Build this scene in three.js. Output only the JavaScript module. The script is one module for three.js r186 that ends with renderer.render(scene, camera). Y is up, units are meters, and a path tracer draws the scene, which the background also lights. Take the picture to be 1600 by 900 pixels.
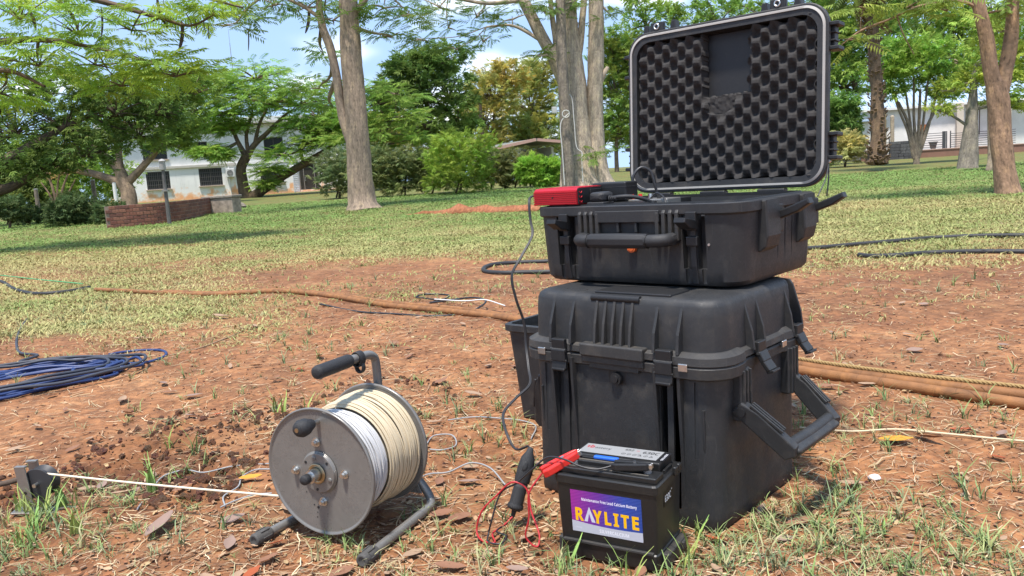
import * as THREE from 'three';
import { mergeGeometries, toCreasedNormals, mergeVertices } from 'three/addons/utils/BufferGeometryUtils.js';
import { RoundedBoxGeometry } from 'three/addons/geometries/RoundedBoxGeometry.js';
import { ImprovedNoise } from 'three/addons/math/ImprovedNoise.js';

// ---------------------------------------------------------------- camera, sky, sun, exposure
const scene = new THREE.Scene();
const CAM = { f: 1278, pitch: 0.1388, roll: 0.0647, h: 0.9192 };
const camera = new THREE.PerspectiveCamera(2 * Math.atan(450 / CAM.f) * 180 / Math.PI, 16 / 9, 0.05, 900);
camera.position.set(0, CAM.h, 0);
camera.rotation.order = 'YXZ';
camera.rotation.set(-CAM.pitch, 0, -CAM.roll);
const renderer = new THREE.WebGLRenderer({ antialias: true });
renderer.toneMapping = THREE.LinearToneMapping;
renderer.toneMappingExposure = 2.3;
renderer.shadowMap.enabled = true;

const sunDir = new THREE.Vector3(-0.12, 0.94, 0.27).normalize();
const sun = new THREE.DirectionalLight(new THREE.Color().setRGB(1.0, 0.93, 0.86), 3.1);
sun.position.copy(sunDir).multiplyScalar(80); sun.position.z -= 15;
sun.target.position.set(0, 0, -15); scene.add(sun, sun.target);
sun.castShadow = true; sun.shadow.radius = 9; sun.shadow.mapSize.set(4096, 4096);
Object.assign(sun.shadow.camera, { left: -45, right: 45, top: 55, bottom: -45, near: 1, far: 200 });

const noise = new ImprovedNoise();
function rng(seed) { let s = seed | 0; return () => { s = (s + 0x6d2b79f5) | 0; let t = Math.imul(s ^ (s >>> 15), 1 | s); t = (t + Math.imul(t ^ (t >>> 7), 61 | t)) ^ t; return ((t ^ (t >>> 14)) >>> 0) / 4294967296; }; }
const clamp = (x, a = 0, b = 1) => Math.min(b, Math.max(a, x));
const ss = (a, b, x) => { const t = clamp((x - a) / (b - a)); return t * t * (3 - 2 * t); };
const mix = (a, b, t) => a + (b - a) * t;
function fbm3(x, y, z, o = 4) { let s = 0, a = 0.5; for (let i = 0; i < o; i++) { s += a * noise.noise(x, y, z); x *= 2.03; y *= 2.03; z *= 2.03; a *= 0.5; } return s; }

{ // the sky: blue air that pales towards the horizon, with scattered fair-weather clouds all round
  const W = 1024, H = 512, data = new Float32Array(W * H * 4);
  for (let j = 0; j < H; j++) for (let i = 0; i < W; i++) {
    const el = ((j + 0.5) / H - 0.5) * Math.PI, az = (i + 0.5) / W * 2 * Math.PI;
    const y = Math.sin(el), cx = Math.cos(el) * Math.cos(az), cz = Math.cos(el) * Math.sin(az);
    const t = Math.pow(clamp(1 - y), 2.2);
    let c = [mix(0.15, 0.30, t), mix(0.27, 0.42, t), mix(0.50, 0.60, t)];
    if (y > 0) {
      const k = 1 / (y + 0.16);
      const n = fbm3(cx * k * 1.3 + 9.6, cz * k * 1.3 + 3.1, 0.5, 6) + 0.5 * fbm3(cx * 3.1, y * 6 + 2.2, cz * 3.1, 4);
      const cl = ss(0.05, 0.36, n) * ss(0.0, 0.06, y) * 0.9;
      c = c.map((v, q) => mix(v, [0.98, 0.99, 1.0][q], cl));
    }
    const o = (j * W + i) * 4;
    data[o] = c[0]; data[o + 1] = c[1]; data[o + 2] = c[2]; data[o + 3] = 1;
  }
  const sky = new THREE.DataTexture(data, W, H, THREE.RGBAFormat, THREE.FloatType);
  sky.mapping = THREE.EquirectangularReflectionMapping; sky.magFilter = THREE.LinearFilter; sky.needsUpdate = true;
  scene.background = sky; scene.environment = sky; scene.backgroundIntensity = 0.95; scene.environmentIntensity = 0.95;
}

// ---------------------------------------------------------------- helpers
const V = (x, y, z) => new THREE.Vector3(x, y, z);
const lin = (r, g, b) => new THREE.Color().setRGB(r, g, b);
// a photo pixel gives a direction; distance comes from the ground or from the depth that is passed in
function ray(px, py) {
  const u2 = px - 800, v2 = 450 - py, cr = Math.cos(CAM.roll), sr = Math.sin(CAM.roll);
  const u = cr * u2 + sr * v2, v = -sr * u2 + cr * v2, c = Math.cos(CAM.pitch), s = Math.sin(CAM.pitch);
  return V(u / CAM.f, c * v / CAM.f - s, -s * v / CAM.f - c);
}
function at(px, py, depth) { const r = ray(px, py); return V(r.x * depth, CAM.h + r.y * depth, r.z * depth); }
function baseHeight(x, z) {
  const d = -z, side = ss(0.08, 0.42, x / Math.max(d, 1));
  const left = 0.26 * ss(14, 27, d) + 0.30 * ss(27, 62, d), right = 0.22 * ss(30, 58, d);
  return d < 0 ? 0 : mix(left, right, side);
}
const pits = [[-1.37, -2.78, 0.20, 0.085], [-1.08, -2.62, 0.13, 0.075], [-1.62, -2.55, 0.16, 0.05]];       // dug, loose soil by the pulley
const heaps = [[-0.86, -3.05, 0.22, 0.03], [-1.30, -3.05, 0.26, 0.05], [-1.02, -2.42, 0.09, 0.045], [-0.7, -3.35, 0.3, 0.03]];
function height(x, z) {
  let h = baseHeight(x, z);
  const d = Math.hypot(x, z);
  if (d < 14) {
    const k = 1 - ss(8, 14, d);
    h += k * (0.022 * noise.noise(x * 0.9, 3.3, z * 0.9) + 0.012 * noise.noise(x * 2.7, 8.1, z * 2.7) + 0.006 * noise.noise(x * 9, 1.1, z * 9));
    // level where the equipment stands
    const lev = Math.max(1 - ss(0.42, 0.62, Math.hypot(x - 0.43, z + 2.34)), 1 - ss(0.17, 0.32, Math.hypot(x - 0.23, z + 1.91)), 1 - ss(0.3, 0.5, Math.hypot(x + 0.47, z + 2.1)));
    h = mix(h, -0.022 * ss(-2.75, -2.2, z) * ss(-0.25, 0.1, x), lev);
    if (d < 5) {
      for (const [a, b, r, q] of pits) { const e = Math.hypot(x - a, z - b) / r; if (e < 2.2) h -= q * Math.exp(-e * e * 1.3) * (1 + 0.5 * noise.noise(x * 17, 2, z * 17)); }
      for (const [a, b, r, q] of heaps) { const e = Math.hypot(x - a, z - b) / r; if (e < 2.2) h += q * Math.exp(-e * e * 1.3) * (1 + 0.7 * noise.noise(x * 13, 5, z * 13)); }
    }
    if (d < 6) h += (1 - lev) * (0.005 * noise.noise(x * 31, 4, z * 31) + 0.003 * noise.noise(x * 67, 6, z * 67));
  }
  return h;
}
function G(px, py, up = 0) { // where the pixel's ray meets the ground, lifted by up
  const r = ray(px, py); let t = -CAM.h / Math.min(r.y, -1e-3);
  for (let i = 0; i < 24; i++) { const y = height(r.x * t, r.z * t) + up; const t2 = (y - CAM.h) / Math.min(r.y, -1e-3); t = mix(t, t2, 0.6); }
  return V(r.x * t, CAM.h + r.y * t, r.z * t);
}
const ground = (x, z, up = 0) => V(x, height(x, z) + up, z);

const used = {};
function numbered(n) { used[n] = (used[n] ?? -1) + 1; return used[n] ? n + '_' + String(used[n]).padStart(3, '0') : n; }
function tag(o, label, category, group, kind) { Object.assign(o.userData, { label, category }); if (group) o.userData.group = group; if (kind) o.userData.kind = kind; return o; }
function thing(name, label, category, pos = [0, 0, 0], turn = 0, group) {
  const o = new THREE.Group(); o.name = numbered(name); o.position.set(...pos); o.rotation.y = turn; scene.add(o);
  return tag(o, label, category, group);
}
function part(name, geos, material, parent) {
  const g = Array.isArray(geos) ? join(geos) : geos;
  const m = new THREE.Mesh(g, material); m.name = parent === scene ? numbered(name) : name; m.castShadow = m.receiveShadow = true; parent.add(m); return m;
}
function structure(name, geos, material, label) { const m = part(name, geos, material, scene); m.userData.kind = 'structure'; if (label) { m.userData.label = label; } return m; }
function stuff(o, label, category) { o.userData.kind = 'stuff'; if (label) { o.userData.label = label; o.userData.category = category; } return o; }
function join(list) {
  const any = list.some((g) => g.attributes.color);
  return list.length === 1 ? list[0] : mergeGeometries(list.map((g) => {
    g = g.index ? g.toNonIndexed() : g;
    for (const k of Object.keys(g.attributes)) if (!['position', 'normal', 'uv'].includes(k) && !(any && k === 'color')) g.deleteAttribute(k);
    if (!g.attributes.uv) g.setAttribute('uv', new THREE.BufferAttribute(new Float32Array(g.attributes.position.count * 2), 2));
    if (any && !g.attributes.color) g.setAttribute('color', new THREE.BufferAttribute(new Float32Array(g.attributes.position.count * 3).fill(1), 3));
    if (!g.attributes.normal) g.computeVertexNormals();
    return g;
  }));
}
// uv in metres from the side a face points to
function boxUV(g) {
  g = g.index ? g.toNonIndexed() : g; const p = g.attributes.position, uv = new Float32Array(p.count * 2), a = V(), b = V(), c = V(), n = V();
  for (let i = 0; i < p.count; i += 3) {
    a.fromBufferAttribute(p, i); b.fromBufferAttribute(p, i + 1); c.fromBufferAttribute(p, i + 2);
    n.copy(b).sub(a).cross(c.clone().sub(a)); const x = Math.abs(n.x), y = Math.abs(n.y), z = Math.abs(n.z);
    [a, b, c].forEach((q, k) => { const w = y > x && y > z ? [q.x, q.z] : x > z ? [q.z, q.y] : [q.x, q.y]; uv[(i + k) * 2] = w[0]; uv[(i + k) * 2 + 1] = w[1]; });
  }
  g.setAttribute('uv', new THREE.BufferAttribute(uv, 2)); return g;
}
function place(g, x = 0, y = 0, z = 0, rx = 0, ry = 0, rz = 0) { if (rx) g.rotateX(rx); if (rz) g.rotateZ(rz); if (ry) g.rotateY(ry); return g.translate(x, y, z); }
function box(w, h, d, x = 0, y = 0, z = 0, r = 0.003, rx = 0, ry = 0, rz = 0) {
  const g = r > 0 ? new RoundedBoxGeometry(w, h, d, 2, Math.min(r, w / 2.01, h / 2.01, d / 2.01)) : new THREE.BoxGeometry(w, h, d);
  return boxUV(place(g, x, y, z, rx, ry, rz));
}
function cyl(r1, r2, h, x = 0, y = 0, z = 0, rx = 0, rz = 0, n = 20, ry = 0) { return place(new THREE.CylinderGeometry(r1, r2, h, n), x, y, z, rx, ry, rz); }
// a stack of rounded rectangles: [y, width, depth, corner radius]
function rrect(w, d, r, n = 6) {
  r = Math.min(r, w / 2 - 1e-4, d / 2 - 1e-4); const out = [];
  for (const [sx, sz, a0] of [[1, 1, 0], [-1, 1, 1], [-1, -1, 2], [1, -1, 3]]) for (let i = 0; i <= n; i++) { const a = (a0 + i / n) * Math.PI / 2; out.push([sx * (w / 2 - r) + r * Math.cos(a), sz * (d / 2 - r) + r * Math.sin(a)]); }
  return out;
}
function hull(levels, { capTop = true, capBottom = true, crease = 0.6, n = 6 } = {}) {
  const pos = [], idx = []; let m = 0;
  levels.forEach(([y, w, d, r, ox = 0, oz = 0]) => { const q = rrect(w, d, r, n); m = q.length; q.forEach(([x, z]) => pos.push(x + ox, y, z + oz)); });
  for (let k = 0; k < levels.length - 1; k++) for (let i = 0; i < m; i++) { const j = (i + 1) % m, a = k * m + i, b = k * m + j, c = a + m, e = b + m; idx.push(a, c, b, b, c, e); }
  if (capBottom) { const c = pos.length / 3; pos.push(levels[0][4] ?? 0, levels[0][0], levels[0][5] ?? 0); for (let i = 0; i < m; i++) idx.push(c, i, (i + 1) % m); }
  if (capTop) { const L = levels[levels.length - 1], c = pos.length / 3, o = (levels.length - 1) * m; pos.push(L[4] ?? 0, L[0], L[5] ?? 0); for (let i = 0; i < m; i++) idx.push(c, o + (i + 1) % m, o + i); }
  const g = new THREE.BufferGeometry(); g.setAttribute('position', new THREE.Float32BufferAttribute(pos, 3)); g.setIndex(idx);
  return boxUV(toCreasedNormals(g, crease));
}
function prism(pts, depth, bevel = 0) { // an outline in x,y extruded along z, centred
  const g = new THREE.ExtrudeGeometry(new THREE.Shape(pts.map(([x, y]) => new THREE.Vector2(x, y))), { depth: depth - 2 * bevel, bevelEnabled: bevel > 0, bevelThickness: bevel, bevelSize: bevel, bevelOffset: -bevel, bevelSegments: 2, steps: 1 });
  return boxUV(g.translate(0, 0, -depth / 2 + bevel));
}
function tube(pts, r, seg, n = 8, closed = false) {
  const c = new THREE.CatmullRomCurve3(pts, closed, 'centripetal');
  const g = new THREE.TubeGeometry(c, seg ?? pts.length * 6, r, n, closed), uv = g.attributes.uv, L = c.getLength();
  for (let i = 0; i < uv.count; i++) uv.setXY(i, uv.getX(i) * L, uv.getY(i) * 2 * Math.PI * r);
  if (closed) return g;
  const caps = [0, 1].map((t) => { const q = new THREE.CircleGeometry(r, n), p = c.getPoint(t), d = c.getTangent(t); if (!t) d.negate(); q.applyQuaternion(new THREE.Quaternion().setFromUnitVectors(V(0, 0, 1), d)); return q.translate(p.x, p.y, p.z); });
  return join([g, ...caps]);
}
// a tapering limb: points with radii, uneven like wood
function limb(pts, radii, { n = 9, seg, rough = 0.1, seed = 1, round = 1 } = {}) {
  const c = new THREE.CatmullRomCurve3(pts, false, 'centripetal'); seg ??= Math.max(4, pts.length * 4);
  const pos = [], uv = [], idx = [], fr = c.computeFrenetFrames(seg), L = c.getLength();
  for (let i = 0; i <= seg; i++) {
    const t = i / seg, p = c.getPointAt(t), k = c.getUtoTmapping(t) * (radii.length - 1), k0 = Math.min(radii.length - 2, Math.floor(k)), r = mix(radii[k0], radii[k0 + 1], k - k0);
    for (let j = 0; j <= n; j++) {
      const a = j / n * 2 * Math.PI, rr = r * (1 + rough * (noise.noise(Math.cos(a) * 1.4 + seed * 3.7, Math.sin(a) * 1.4, t * L * 1.1 + seed) + 0.5 * noise.noise(Math.cos(a) * 3 + seed, Math.sin(a) * 3, t * L * 3)));
      const q = fr.normals[i].clone().multiplyScalar(Math.cos(a) * rr).addScaledVector(fr.binormals[i], Math.sin(a) * rr).add(p);
      pos.push(q.x, q.y, q.z); uv.push(j / n * Math.max(0.3, Math.round(2 * Math.PI * radii[0] / 0.6) || 1) * 0.6, t * L);
    }
  }
  for (let i = 0; i < seg; i++) for (let j = 0; j < n; j++) { const a = i * (n + 1) + j, b = a + 1, d = a + n + 1, e = d + 1; idx.push(a, b, d, b, e, d); }
  const g = new THREE.BufferGeometry(); g.setAttribute('position', new THREE.Float32BufferAttribute(pos, 3)); g.setAttribute('uv', new THREE.Float32BufferAttribute(uv, 2)); g.setIndex(idx); g.computeVertexNormals();
  return g.toNonIndexed();
}
function lathe(profile, n = 40) { return new THREE.LatheGeometry(profile.map(([r, y]) => new THREE.Vector2(r, y)), n); }

// ---------------------------------------------------------------- computed textures: grain, dust, wear; tileable
function tileNoise(per, seed) {
  const r = rng(seed), n = per * per, v = new Float32Array(n); for (let i = 0; i < n; i++) v[i] = r();
  return (x, y) => { x *= per; y *= per; const x0 = Math.floor(x), y0 = Math.floor(y), fx = x - x0, fy = y - y0, u = fx * fx * (3 - 2 * fx), w = fy * fy * (3 - 2 * fy), q = (a, b) => v[((b % per + per) % per) * per + ((a % per + per) % per)]; return mix(mix(q(x0, y0), q(x0 + 1, y0), u), mix(q(x0, y0 + 1), q(x0 + 1, y0 + 1), u), w); };
}
function tileFbm(per, oct, seed) { const l = [...Array(oct)].map((_, i) => tileNoise(per << i, seed + i * 7)); return (x, y) => { let s = 0, a = 0.5, t = 0; for (const f of l) { s += a * f(x, y); t += a; a *= 0.5; } return s / t; }; }
function texture(size, fn, srgb = true, repeat = 1) {
  const d = new Uint8Array(size * size * 4);
  for (let j = 0; j < size; j++) for (let i = 0; i < size; i++) { const c = fn((i + 0.5) / size, (j + 0.5) / size), o = (j * size + i) * 4; if (typeof c === 'number') d[o] = d[o + 1] = d[o + 2] = clamp(c) * 255; else { d[o] = clamp(c[0]) * 255; d[o + 1] = clamp(c[1]) * 255; d[o + 2] = clamp(c[2]) * 255; } d[o + 3] = 255; }
  const t = new THREE.DataTexture(d, size, size); t.wrapS = t.wrapT = THREE.RepeatWrapping; t.magFilter = THREE.LinearFilter; t.minFilter = THREE.LinearMipmapLinearFilter; t.generateMipmaps = true; if (srgb) t.colorSpace = THREE.SRGBColorSpace; t.repeat.set(repeat, repeat); t.needsUpdate = true; return t;
}
function withRepeat(t, a, b = a) { const c = t.clone(); c.repeat.set(a, b); c.needsUpdate = true; return c; }
const std = (o) => new THREE.MeshStandardMaterial(o), phys = (o) => new THREE.MeshPhysicalMaterial(o);

const fA = tileFbm(6, 6, 11), fB = tileFbm(24, 4, 23), fC = tileFbm(64, 3, 37), fD = tileFbm(3, 5, 51);
const barkStreak = (() => { const a = tileFbm(16, 4, 61), b = tileFbm(4, 5, 67); return (u, v) => clamp(0.55 * a(u, v * 0.25) + 0.6 * b(u * 2, v) - 0.05); })();
const T = {
  soil: texture(1024, (u, v) => { const a = fA(u, v), b = fB(u, v), c = fC(u, v); const k = 0.52 + 0.34 * b + 0.32 * c - 0.12; const w = ss(0.5, 0.72, a) * 0.22; return [clamp(k + 0.08 + w * 0.4), clamp(k + 0.03 + w * 0.5), clamp(k + w * 0.55)]; }),
  soilBump: texture(1024, (u, v) => 0.35 * fB(u, v) + 0.45 * fC(u, v) + 0.2 * fA(u, v), false),
  scuff: texture(1024, (u, v) => { const d = ss(0.5, 0.8, fA(u, v)) * 0.55 + ss(0.62, 0.9, fB(u, v)) * 0.8; const s = 0.70 + 0.16 * fC(u, v); return [s + d * 0.24, s + d * 0.19, s + d * 0.12]; }),
  caseSkin: null, caseDusty: null,
  scuffRough: texture(512, (u, v) => 0.42 + 0.30 * fA(u, v) + 0.30 * fC(u, v), false),
  fineBump: texture(512, (u, v) => fC(u, v), false),
  bark: texture(512, (u, v) => { const s = barkStreak(u, v), b = fB(u, v); const m = ss(0.52, 0.7, fA(u, v)) * 0.12, cr = ss(0.60, 0.75, fB(u * 2, v * 0.5)) * 0.16, k = 0.58 + 0.36 * s + 0.2 * (b - 0.5) + m - cr; return [k, k * 0.955, k * (0.90 - m * 0.3)]; }),
  barkBump: texture(512, (u, v) => barkStreak(u, v) * 0.75 + 0.25 * fB(u, v), false),
  plaster: texture(512, (u, v) => { const k = 0.86 + 0.12 * fA(u, v) + 0.04 * fC(u, v); return [k, k, k * 0.99]; }),
  metal: texture(512, (u, v) => { const k = 0.80 + 0.08 * fA(u, v) + 0.08 * fC(u * 0.5, v); return [k, k * 0.985, k * 0.96]; }),
  stone: texture(512, (u, v) => { const k = 0.5 + 0.35 * fB(u, v) + 0.2 * fA(u, v); return [k, k, k]; }),
};
{ // black moulded plastic: mottled, hazed with pale dust, crossed by fine scratches
  const S = 1024, q = rng(404), scr = new Float32Array(S * S);
  for (let k = 0; k < 420; k++) { let x = q() * S, y = q() * S, a = q() < 0.6 ? 1.57 + (q() - 0.5) * 0.5 : q() * 6.28; const n = 6 + Math.pow(q(), 3) * 190, v = 0.15 + 0.75 * Math.pow(q(), 2); for (let i = 0; i < n; i++) { a += (q() - 0.5) * 0.05; x += Math.cos(a); y += Math.sin(a); const o = ((Math.floor(y) % S + S) % S) * S + ((Math.floor(x) % S + S) % S); scr[o] = Math.max(scr[o], v * (1 - i / n)); } }
  const skin = (more) => texture(S, (u, v) => { const d = clamp(more + ss(0.48, 0.78, fA(u, v)) * 0.40 + ss(0.56, 0.82, fB(u, v)) * 0.5 * fD(u, v) + 0.18 * (fC(u, v) - 0.5)), s = scr[Math.floor(v * S) * S + Math.floor(u * S)] * 0.22; return [0.152 + 0.165 * d + s, 0.155 + 0.140 * d + s * 0.97, 0.160 + 0.105 * d + s * 0.92]; });
  T.caseSkin = skin(0); T.caseDusty = skin(0.24);
}
const M = {
  plastic: std({ map: withRepeat(T.caseSkin, 2.0), roughnessMap: withRepeat(T.scuffRough, 3), roughness: 0.78, bumpMap: withRepeat(T.fineBump, 14), bumpScale: 0.0004 }),
  plasticDusty: std({ map: withRepeat(T.caseDusty, 2.7), roughnessMap: withRepeat(T.scuffRough, 3), roughness: 0.85, bumpMap: withRepeat(T.fineBump, 14), bumpScale: 0.0004 }),
  plasticDark: std({ color: lin(0.020, 0.0205, 0.022), map: withRepeat(T.scuff, 3.1), roughness: 0.5 }),
  rubber: std({ color: lin(0.020, 0.0205, 0.022), roughness: 0.62, bumpMap: withRepeat(T.fineBump, 20), bumpScale: 0.0004 }),
  foam: std({ color: lin(0.036, 0.034, 0.033), roughness: 1, bumpMap: withRepeat(T.fineBump, 30), bumpScale: 0.0006 }),
  seal: std({ color: lin(0.38, 0.365, 0.335), roughness: 0.6 }),
  steel: std({ color: lin(0.62, 0.62, 0.6), metalness: 1, roughness: 0.32 }),
  zinc: std({ color: lin(0.46, 0.455, 0.44), metalness: 0.85, roughness: 0.45, map: T.metal, bumpMap: withRepeat(T.fineBump, 6), bumpScale: 0.0003 }),
  reelPaint: std({ color: lin(0.255, 0.253, 0.247), metalness: 0.25, roughness: 0.42, map: withRepeat(T.metal, 2), roughnessMap: withRepeat(T.scuffRough, 4) }),
  brass: std({ color: lin(0.45, 0.36, 0.22), metalness: 1, roughness: 0.4 }),
  red: std({ color: lin(0.46, 0.012, 0.022), roughness: 0.36, metalness: 0.25 }),
  redPlastic: std({ color: lin(0.60, 0.025, 0.018), roughness: 0.4 }),
  redWire: std({ color: lin(0.42, 0.02, 0.025), roughness: 0.45 }),
  wireBlack: std({ color: lin(0.022, 0.022, 0.024), roughness: 0.42 }),
  wireGrey: std({ color: lin(0.30, 0.31, 0.31), roughness: 0.5 }),
  white: std({ color: lin(0.72, 0.71, 0.68), roughness: 0.6 }),
  orange: std({ color: lin(0.62, 0.13, 0.03), roughness: 0.6 }),
  blue: std({ color: lin(0.02, 0.12, 0.55), roughness: 0.45 }),
};
// ---------------------------------------------------------------- equipment
import { Brush, Evaluator, SUBTRACTION } from 'three-bvh-csg';
function carve(solid, cutters) {
  const ev = new Evaluator(); ev.attributes = ['position', 'normal', 'uv']; ev.useGroups = false;
  let a = new Brush(solid); a.updateMatrixWorld();
  for (const c of cutters) { const b = new Brush(c); b.updateMatrixWorld(); a = ev.evaluate(a, b, SUBTRACTION); }
  const g = a.geometry.index ? a.geometry.toNonIndexed() : a.geometry; g.clearGroups();
  return boxUV(g);
}
const front = (pts, w, x, bevel = 0.0015) => prism(pts, w, bevel).rotateY(-Math.PI / 2).translate(x, 0, 0);   // outline given as [z, y]
const sideways = (pts, w, z, sgn = 1, bevel = 0.0015) => { const g = prism(pts, w, bevel); if (sgn < 0) g.rotateY(Math.PI); return g.translate(0, 0, z); };  // outline as [x, y]

// the large closed transit case on the ground
const lowC = { x: 0.431, z: -2.346, turn: -0.734, top: 0.579 };
{
  const o = thing('transit_case', 'large black ribbed plastic transit case standing closed on the soil under another case', 'case', [lowC.x, 0, lowC.z], lowC.turn, 'black plastic transit cases');
  const W = 0.612, D = 0.492;
  const slots = []; for (const lx of [-0.172, 0.168]) for (const s of [-1, 1]) slots.push(place(new THREE.BoxGeometry(0.020, 0.36, 0.04), lx + s * 0.0185, 0.21, 0.264, -0.075)); for (const x of [-0.262, 0.262]) slots.push(place(new THREE.BoxGeometry(0.010, 0.20, 0.03), x * 0.925, 0.27, 0.262, -0.05));
  const base = part('base', carve(hull([[-0.028, 0.575, 0.478, 0.05, 0, 0.010], [-0.022, 0.588, 0.492, 0.054, 0, 0.010], [-0.010, 0.596, 0.502, 0.056, 0, 0.010], [0.02, 0.598, 0.503, 0.058, 0, 0.009], [0.25, 0.604, 0.494, 0.062, 0, 0.003], [0.395, W, D, 0.066]], { n: 8 }), slots), M.plastic, o);
  const rimB = part('lower_rim', hull([[0.378, W - 0.004, D - 0.004, 0.066], [0.384, 0.634, 0.514, 0.07], [0.407, 0.638, 0.518, 0.072], [0.411, 0.630, 0.510, 0.07]], { n: 8, crease: 0.4 }), M.plasticDusty, o);
  const lid = part('lid', hull([[0.414, 0.610, 0.49, 0.068], [0.45, 0.610, 0.487, 0.068], [0.53, 0.607, 0.478, 0.066], [0.557, 0.603, 0.472, 0.065], [0.569, 0.593, 0.462, 0.062], [0.576, 0.574, 0.444, 0.056], [0.579, 0.54, 0.41, 0.045]], { n: 10, crease: 0.9 }), M.plastic, o);
  part('upper_rim', hull([[0.4145, 0.630, 0.510, 0.07], [0.418, 0.640, 0.520, 0.072], [0.434, 0.638, 0.518, 0.072], [0.441, 0.606, 0.486, 0.066]], { n: 8, crease: 0.4 }), M.plasticDusty, o);
  // corner blocks of the rim stand proud
  for (const sx of [-1, 1]) {
    const c = [[0.375, 0.0], [0.382, 0.016], [0.43, 0.016], [0.442, 0.0]];
    part('rim_corner', [hull([[0.376, 0.20, 0.16, 0.075], [0.383, 0.228, 0.188, 0.085], [0.4085, 0.23, 0.19, 0.085], [0.4125, 0.222, 0.182, 0.08], [0.4165, 0.23, 0.19, 0.085], [0.436, 0.226, 0.186, 0.085], [0.446, 0.19, 0.15, 0.07]], { n: 8, crease: 0.35 }).translate(sx * 0.216, 0, 0.176)], M.plasticDusty, o);
    if (sx > 0) part('rim_corner', [hull([[0.376, 0.12, 0.16, 0.055], [0.383, 0.148, 0.188, 0.065], [0.4085, 0.15, 0.19, 0.065], [0.4125, 0.142, 0.182, 0.06], [0.4165, 0.15, 0.19, 0.065], [0.436, 0.146, 0.186, 0.065], [0.446, 0.11, 0.15, 0.05]], { n: 8, crease: 0.35 }).translate(0.252, 0, -0.17)], M.plasticDusty, o);
  }
  part('front_ledge', [box(0.205, 0.036, 0.05, 0, 0.428, 0.247, 0.006), box(0.16, 0.03, 0.012, 0, 0.390, 0.252, 0.003), box(0.20, 0.02, 0.03, 0, 0.402, 0.25, 0.003)], M.plasticDusty, o);
  // fins beside the front latches, on lid and base
  for (const lx of [-0.172, 0.168]) for (const s of [-1, 1]) {
    part('lid_fin', front([[0.17, 0.581], [0.205, 0.579], [0.224, 0.572], [0.236, 0.556], [0.262, 0.49], [0.268, 0.44], [0.19, 0.44]], 0.0085, lx + s * 0.035), M.plastic, o);
    part('base_fin', front([[0.19, 0.40], [0.268, 0.40], [0.266, 0.33], [0.258, 0.16], [0.259, 0.012], [0.19, 0.008]], 0.009, lx + s * 0.035), M.plastic, o);
  }
  for (let k = 0; k < 5; k++) part('grip_fin', front([[0.19, 0.574], [0.236, 0.566], [0.255, 0.50], [0.264, 0.44], [0.19, 0.44]], 0.008, (k - 2) * 0.0285), M.plasticDusty, o);
  part('hinge_bar', [cyl(0.0105, 0.0105, 0.155, 0, 0.568, 0.229, 0, Math.PI / 2), box(0.24, 0.008, 0.10, 0.04, 0.580, 0.165, 0.003)], M.plasticDark, o);
  part('hinge_pin', cyl(0.0035, 0.0035, 0.158, 0, 0.568, 0.229, 0, Math.PI / 2, 12), M.steel, o);
  for (const lx of [-0.172, 0.168]) {
    const l = part('latch', [box(0.046, 0.03, 0.016, lx, 0.437, 0.270, 0.003, 0.06), box(0.050, 0.034, 0.014, lx, 0.405, 0.274, 0.003), box(0.050, 0.026, 0.010, lx, 0.378, 0.273, 0.003, -0.18), box(0.046, 0.008, 0.016, lx, 0.365, 0.276, 0.003)], M.plasticDark, o);
    part('latch_pin', cyl(0.004, 0.004, 0.054, lx, 0.4215, 0.276, 0, Math.PI / 2, 10), M.plastic, l); part('latch_pin', cyl(0.003, 0.003, 0.056, lx, 0.391, 0.276, 0, Math.PI / 2, 10), M.plastic, l);
  }
  for (const [x, z, ry] of [[-0.235, 0.2725, 0], [0.222, 0.2725, 0]]) part('padlock_plate', box(0.026, 0.02, 0.006, x, 0.411, z, 0.002, 0, ry), M.steel, o);
  part('padlock_plate', box(0.006, 0.018, 0.026, 0.3275, 0.411, -0.09, 0.002), M.steel, o);
  for (const s of [-1, 1]) part('base_rib', [front([[0.2, 0.30], [0.252, 0.30], [0.25, 0.2], [0.243, 0.15], [0.2, 0.15]], 0.006, s * 0.262)], M.plastic, o);
  const valve = part('pressure_valve', [cyl(0.017, 0.019, 0.016, 0.006, 0.353, 0.252, Math.PI / 2), cyl(0.010, 0.012, 0.02, 0.006, 0.353, 0.254, Math.PI / 2), box(0.058, 0.042, 0.008, 0.006, 0.357, 0.244, 0.003)], M.plasticDark, o);
  part('red_ring', new THREE.TorusGeometry(0.020, 0.0014, 6, 24, 2.7).rotateZ(1.9).translate(0.006, 0.353, 0.2465), M.redWire, valve);
  // right side: fins, latches, bail handle; the left side carries its twin
  for (const lz of [0.055, -0.19]) {
    for (const s of [-1, 1]) part('lid_fin', sideways([[0.24, 0.574], [0.290, 0.570], [0.300, 0.556], [0.322, 0.48], [0.328, 0.43], [0.24, 0.43]], 0.0085, lz + s * 0.033), M.plastic, o);
    const l = part('latch', [box(0.018, 0.032, 0.042, 0.324, 0.432, lz, 0.003), box(0.014, 0.028, 0.044, 0.335, 0.407, lz, 0.003, 0, 0, 0.5), box(0.012, 0.03, 0.044, 0.349, 0.384, lz, 0.003, 0, 0, 0.65), box(0.02, 0.007, 0.042, 0.361, 0.371, lz, 0.002, 0, 0, 0.3)], M.plasticDark, o);
    part('latch_pin', cyl(0.004, 0.004, 0.048, 0.331, 0.418, lz, Math.PI / 2, 0, 10), M.plastic, l);
  }
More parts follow.
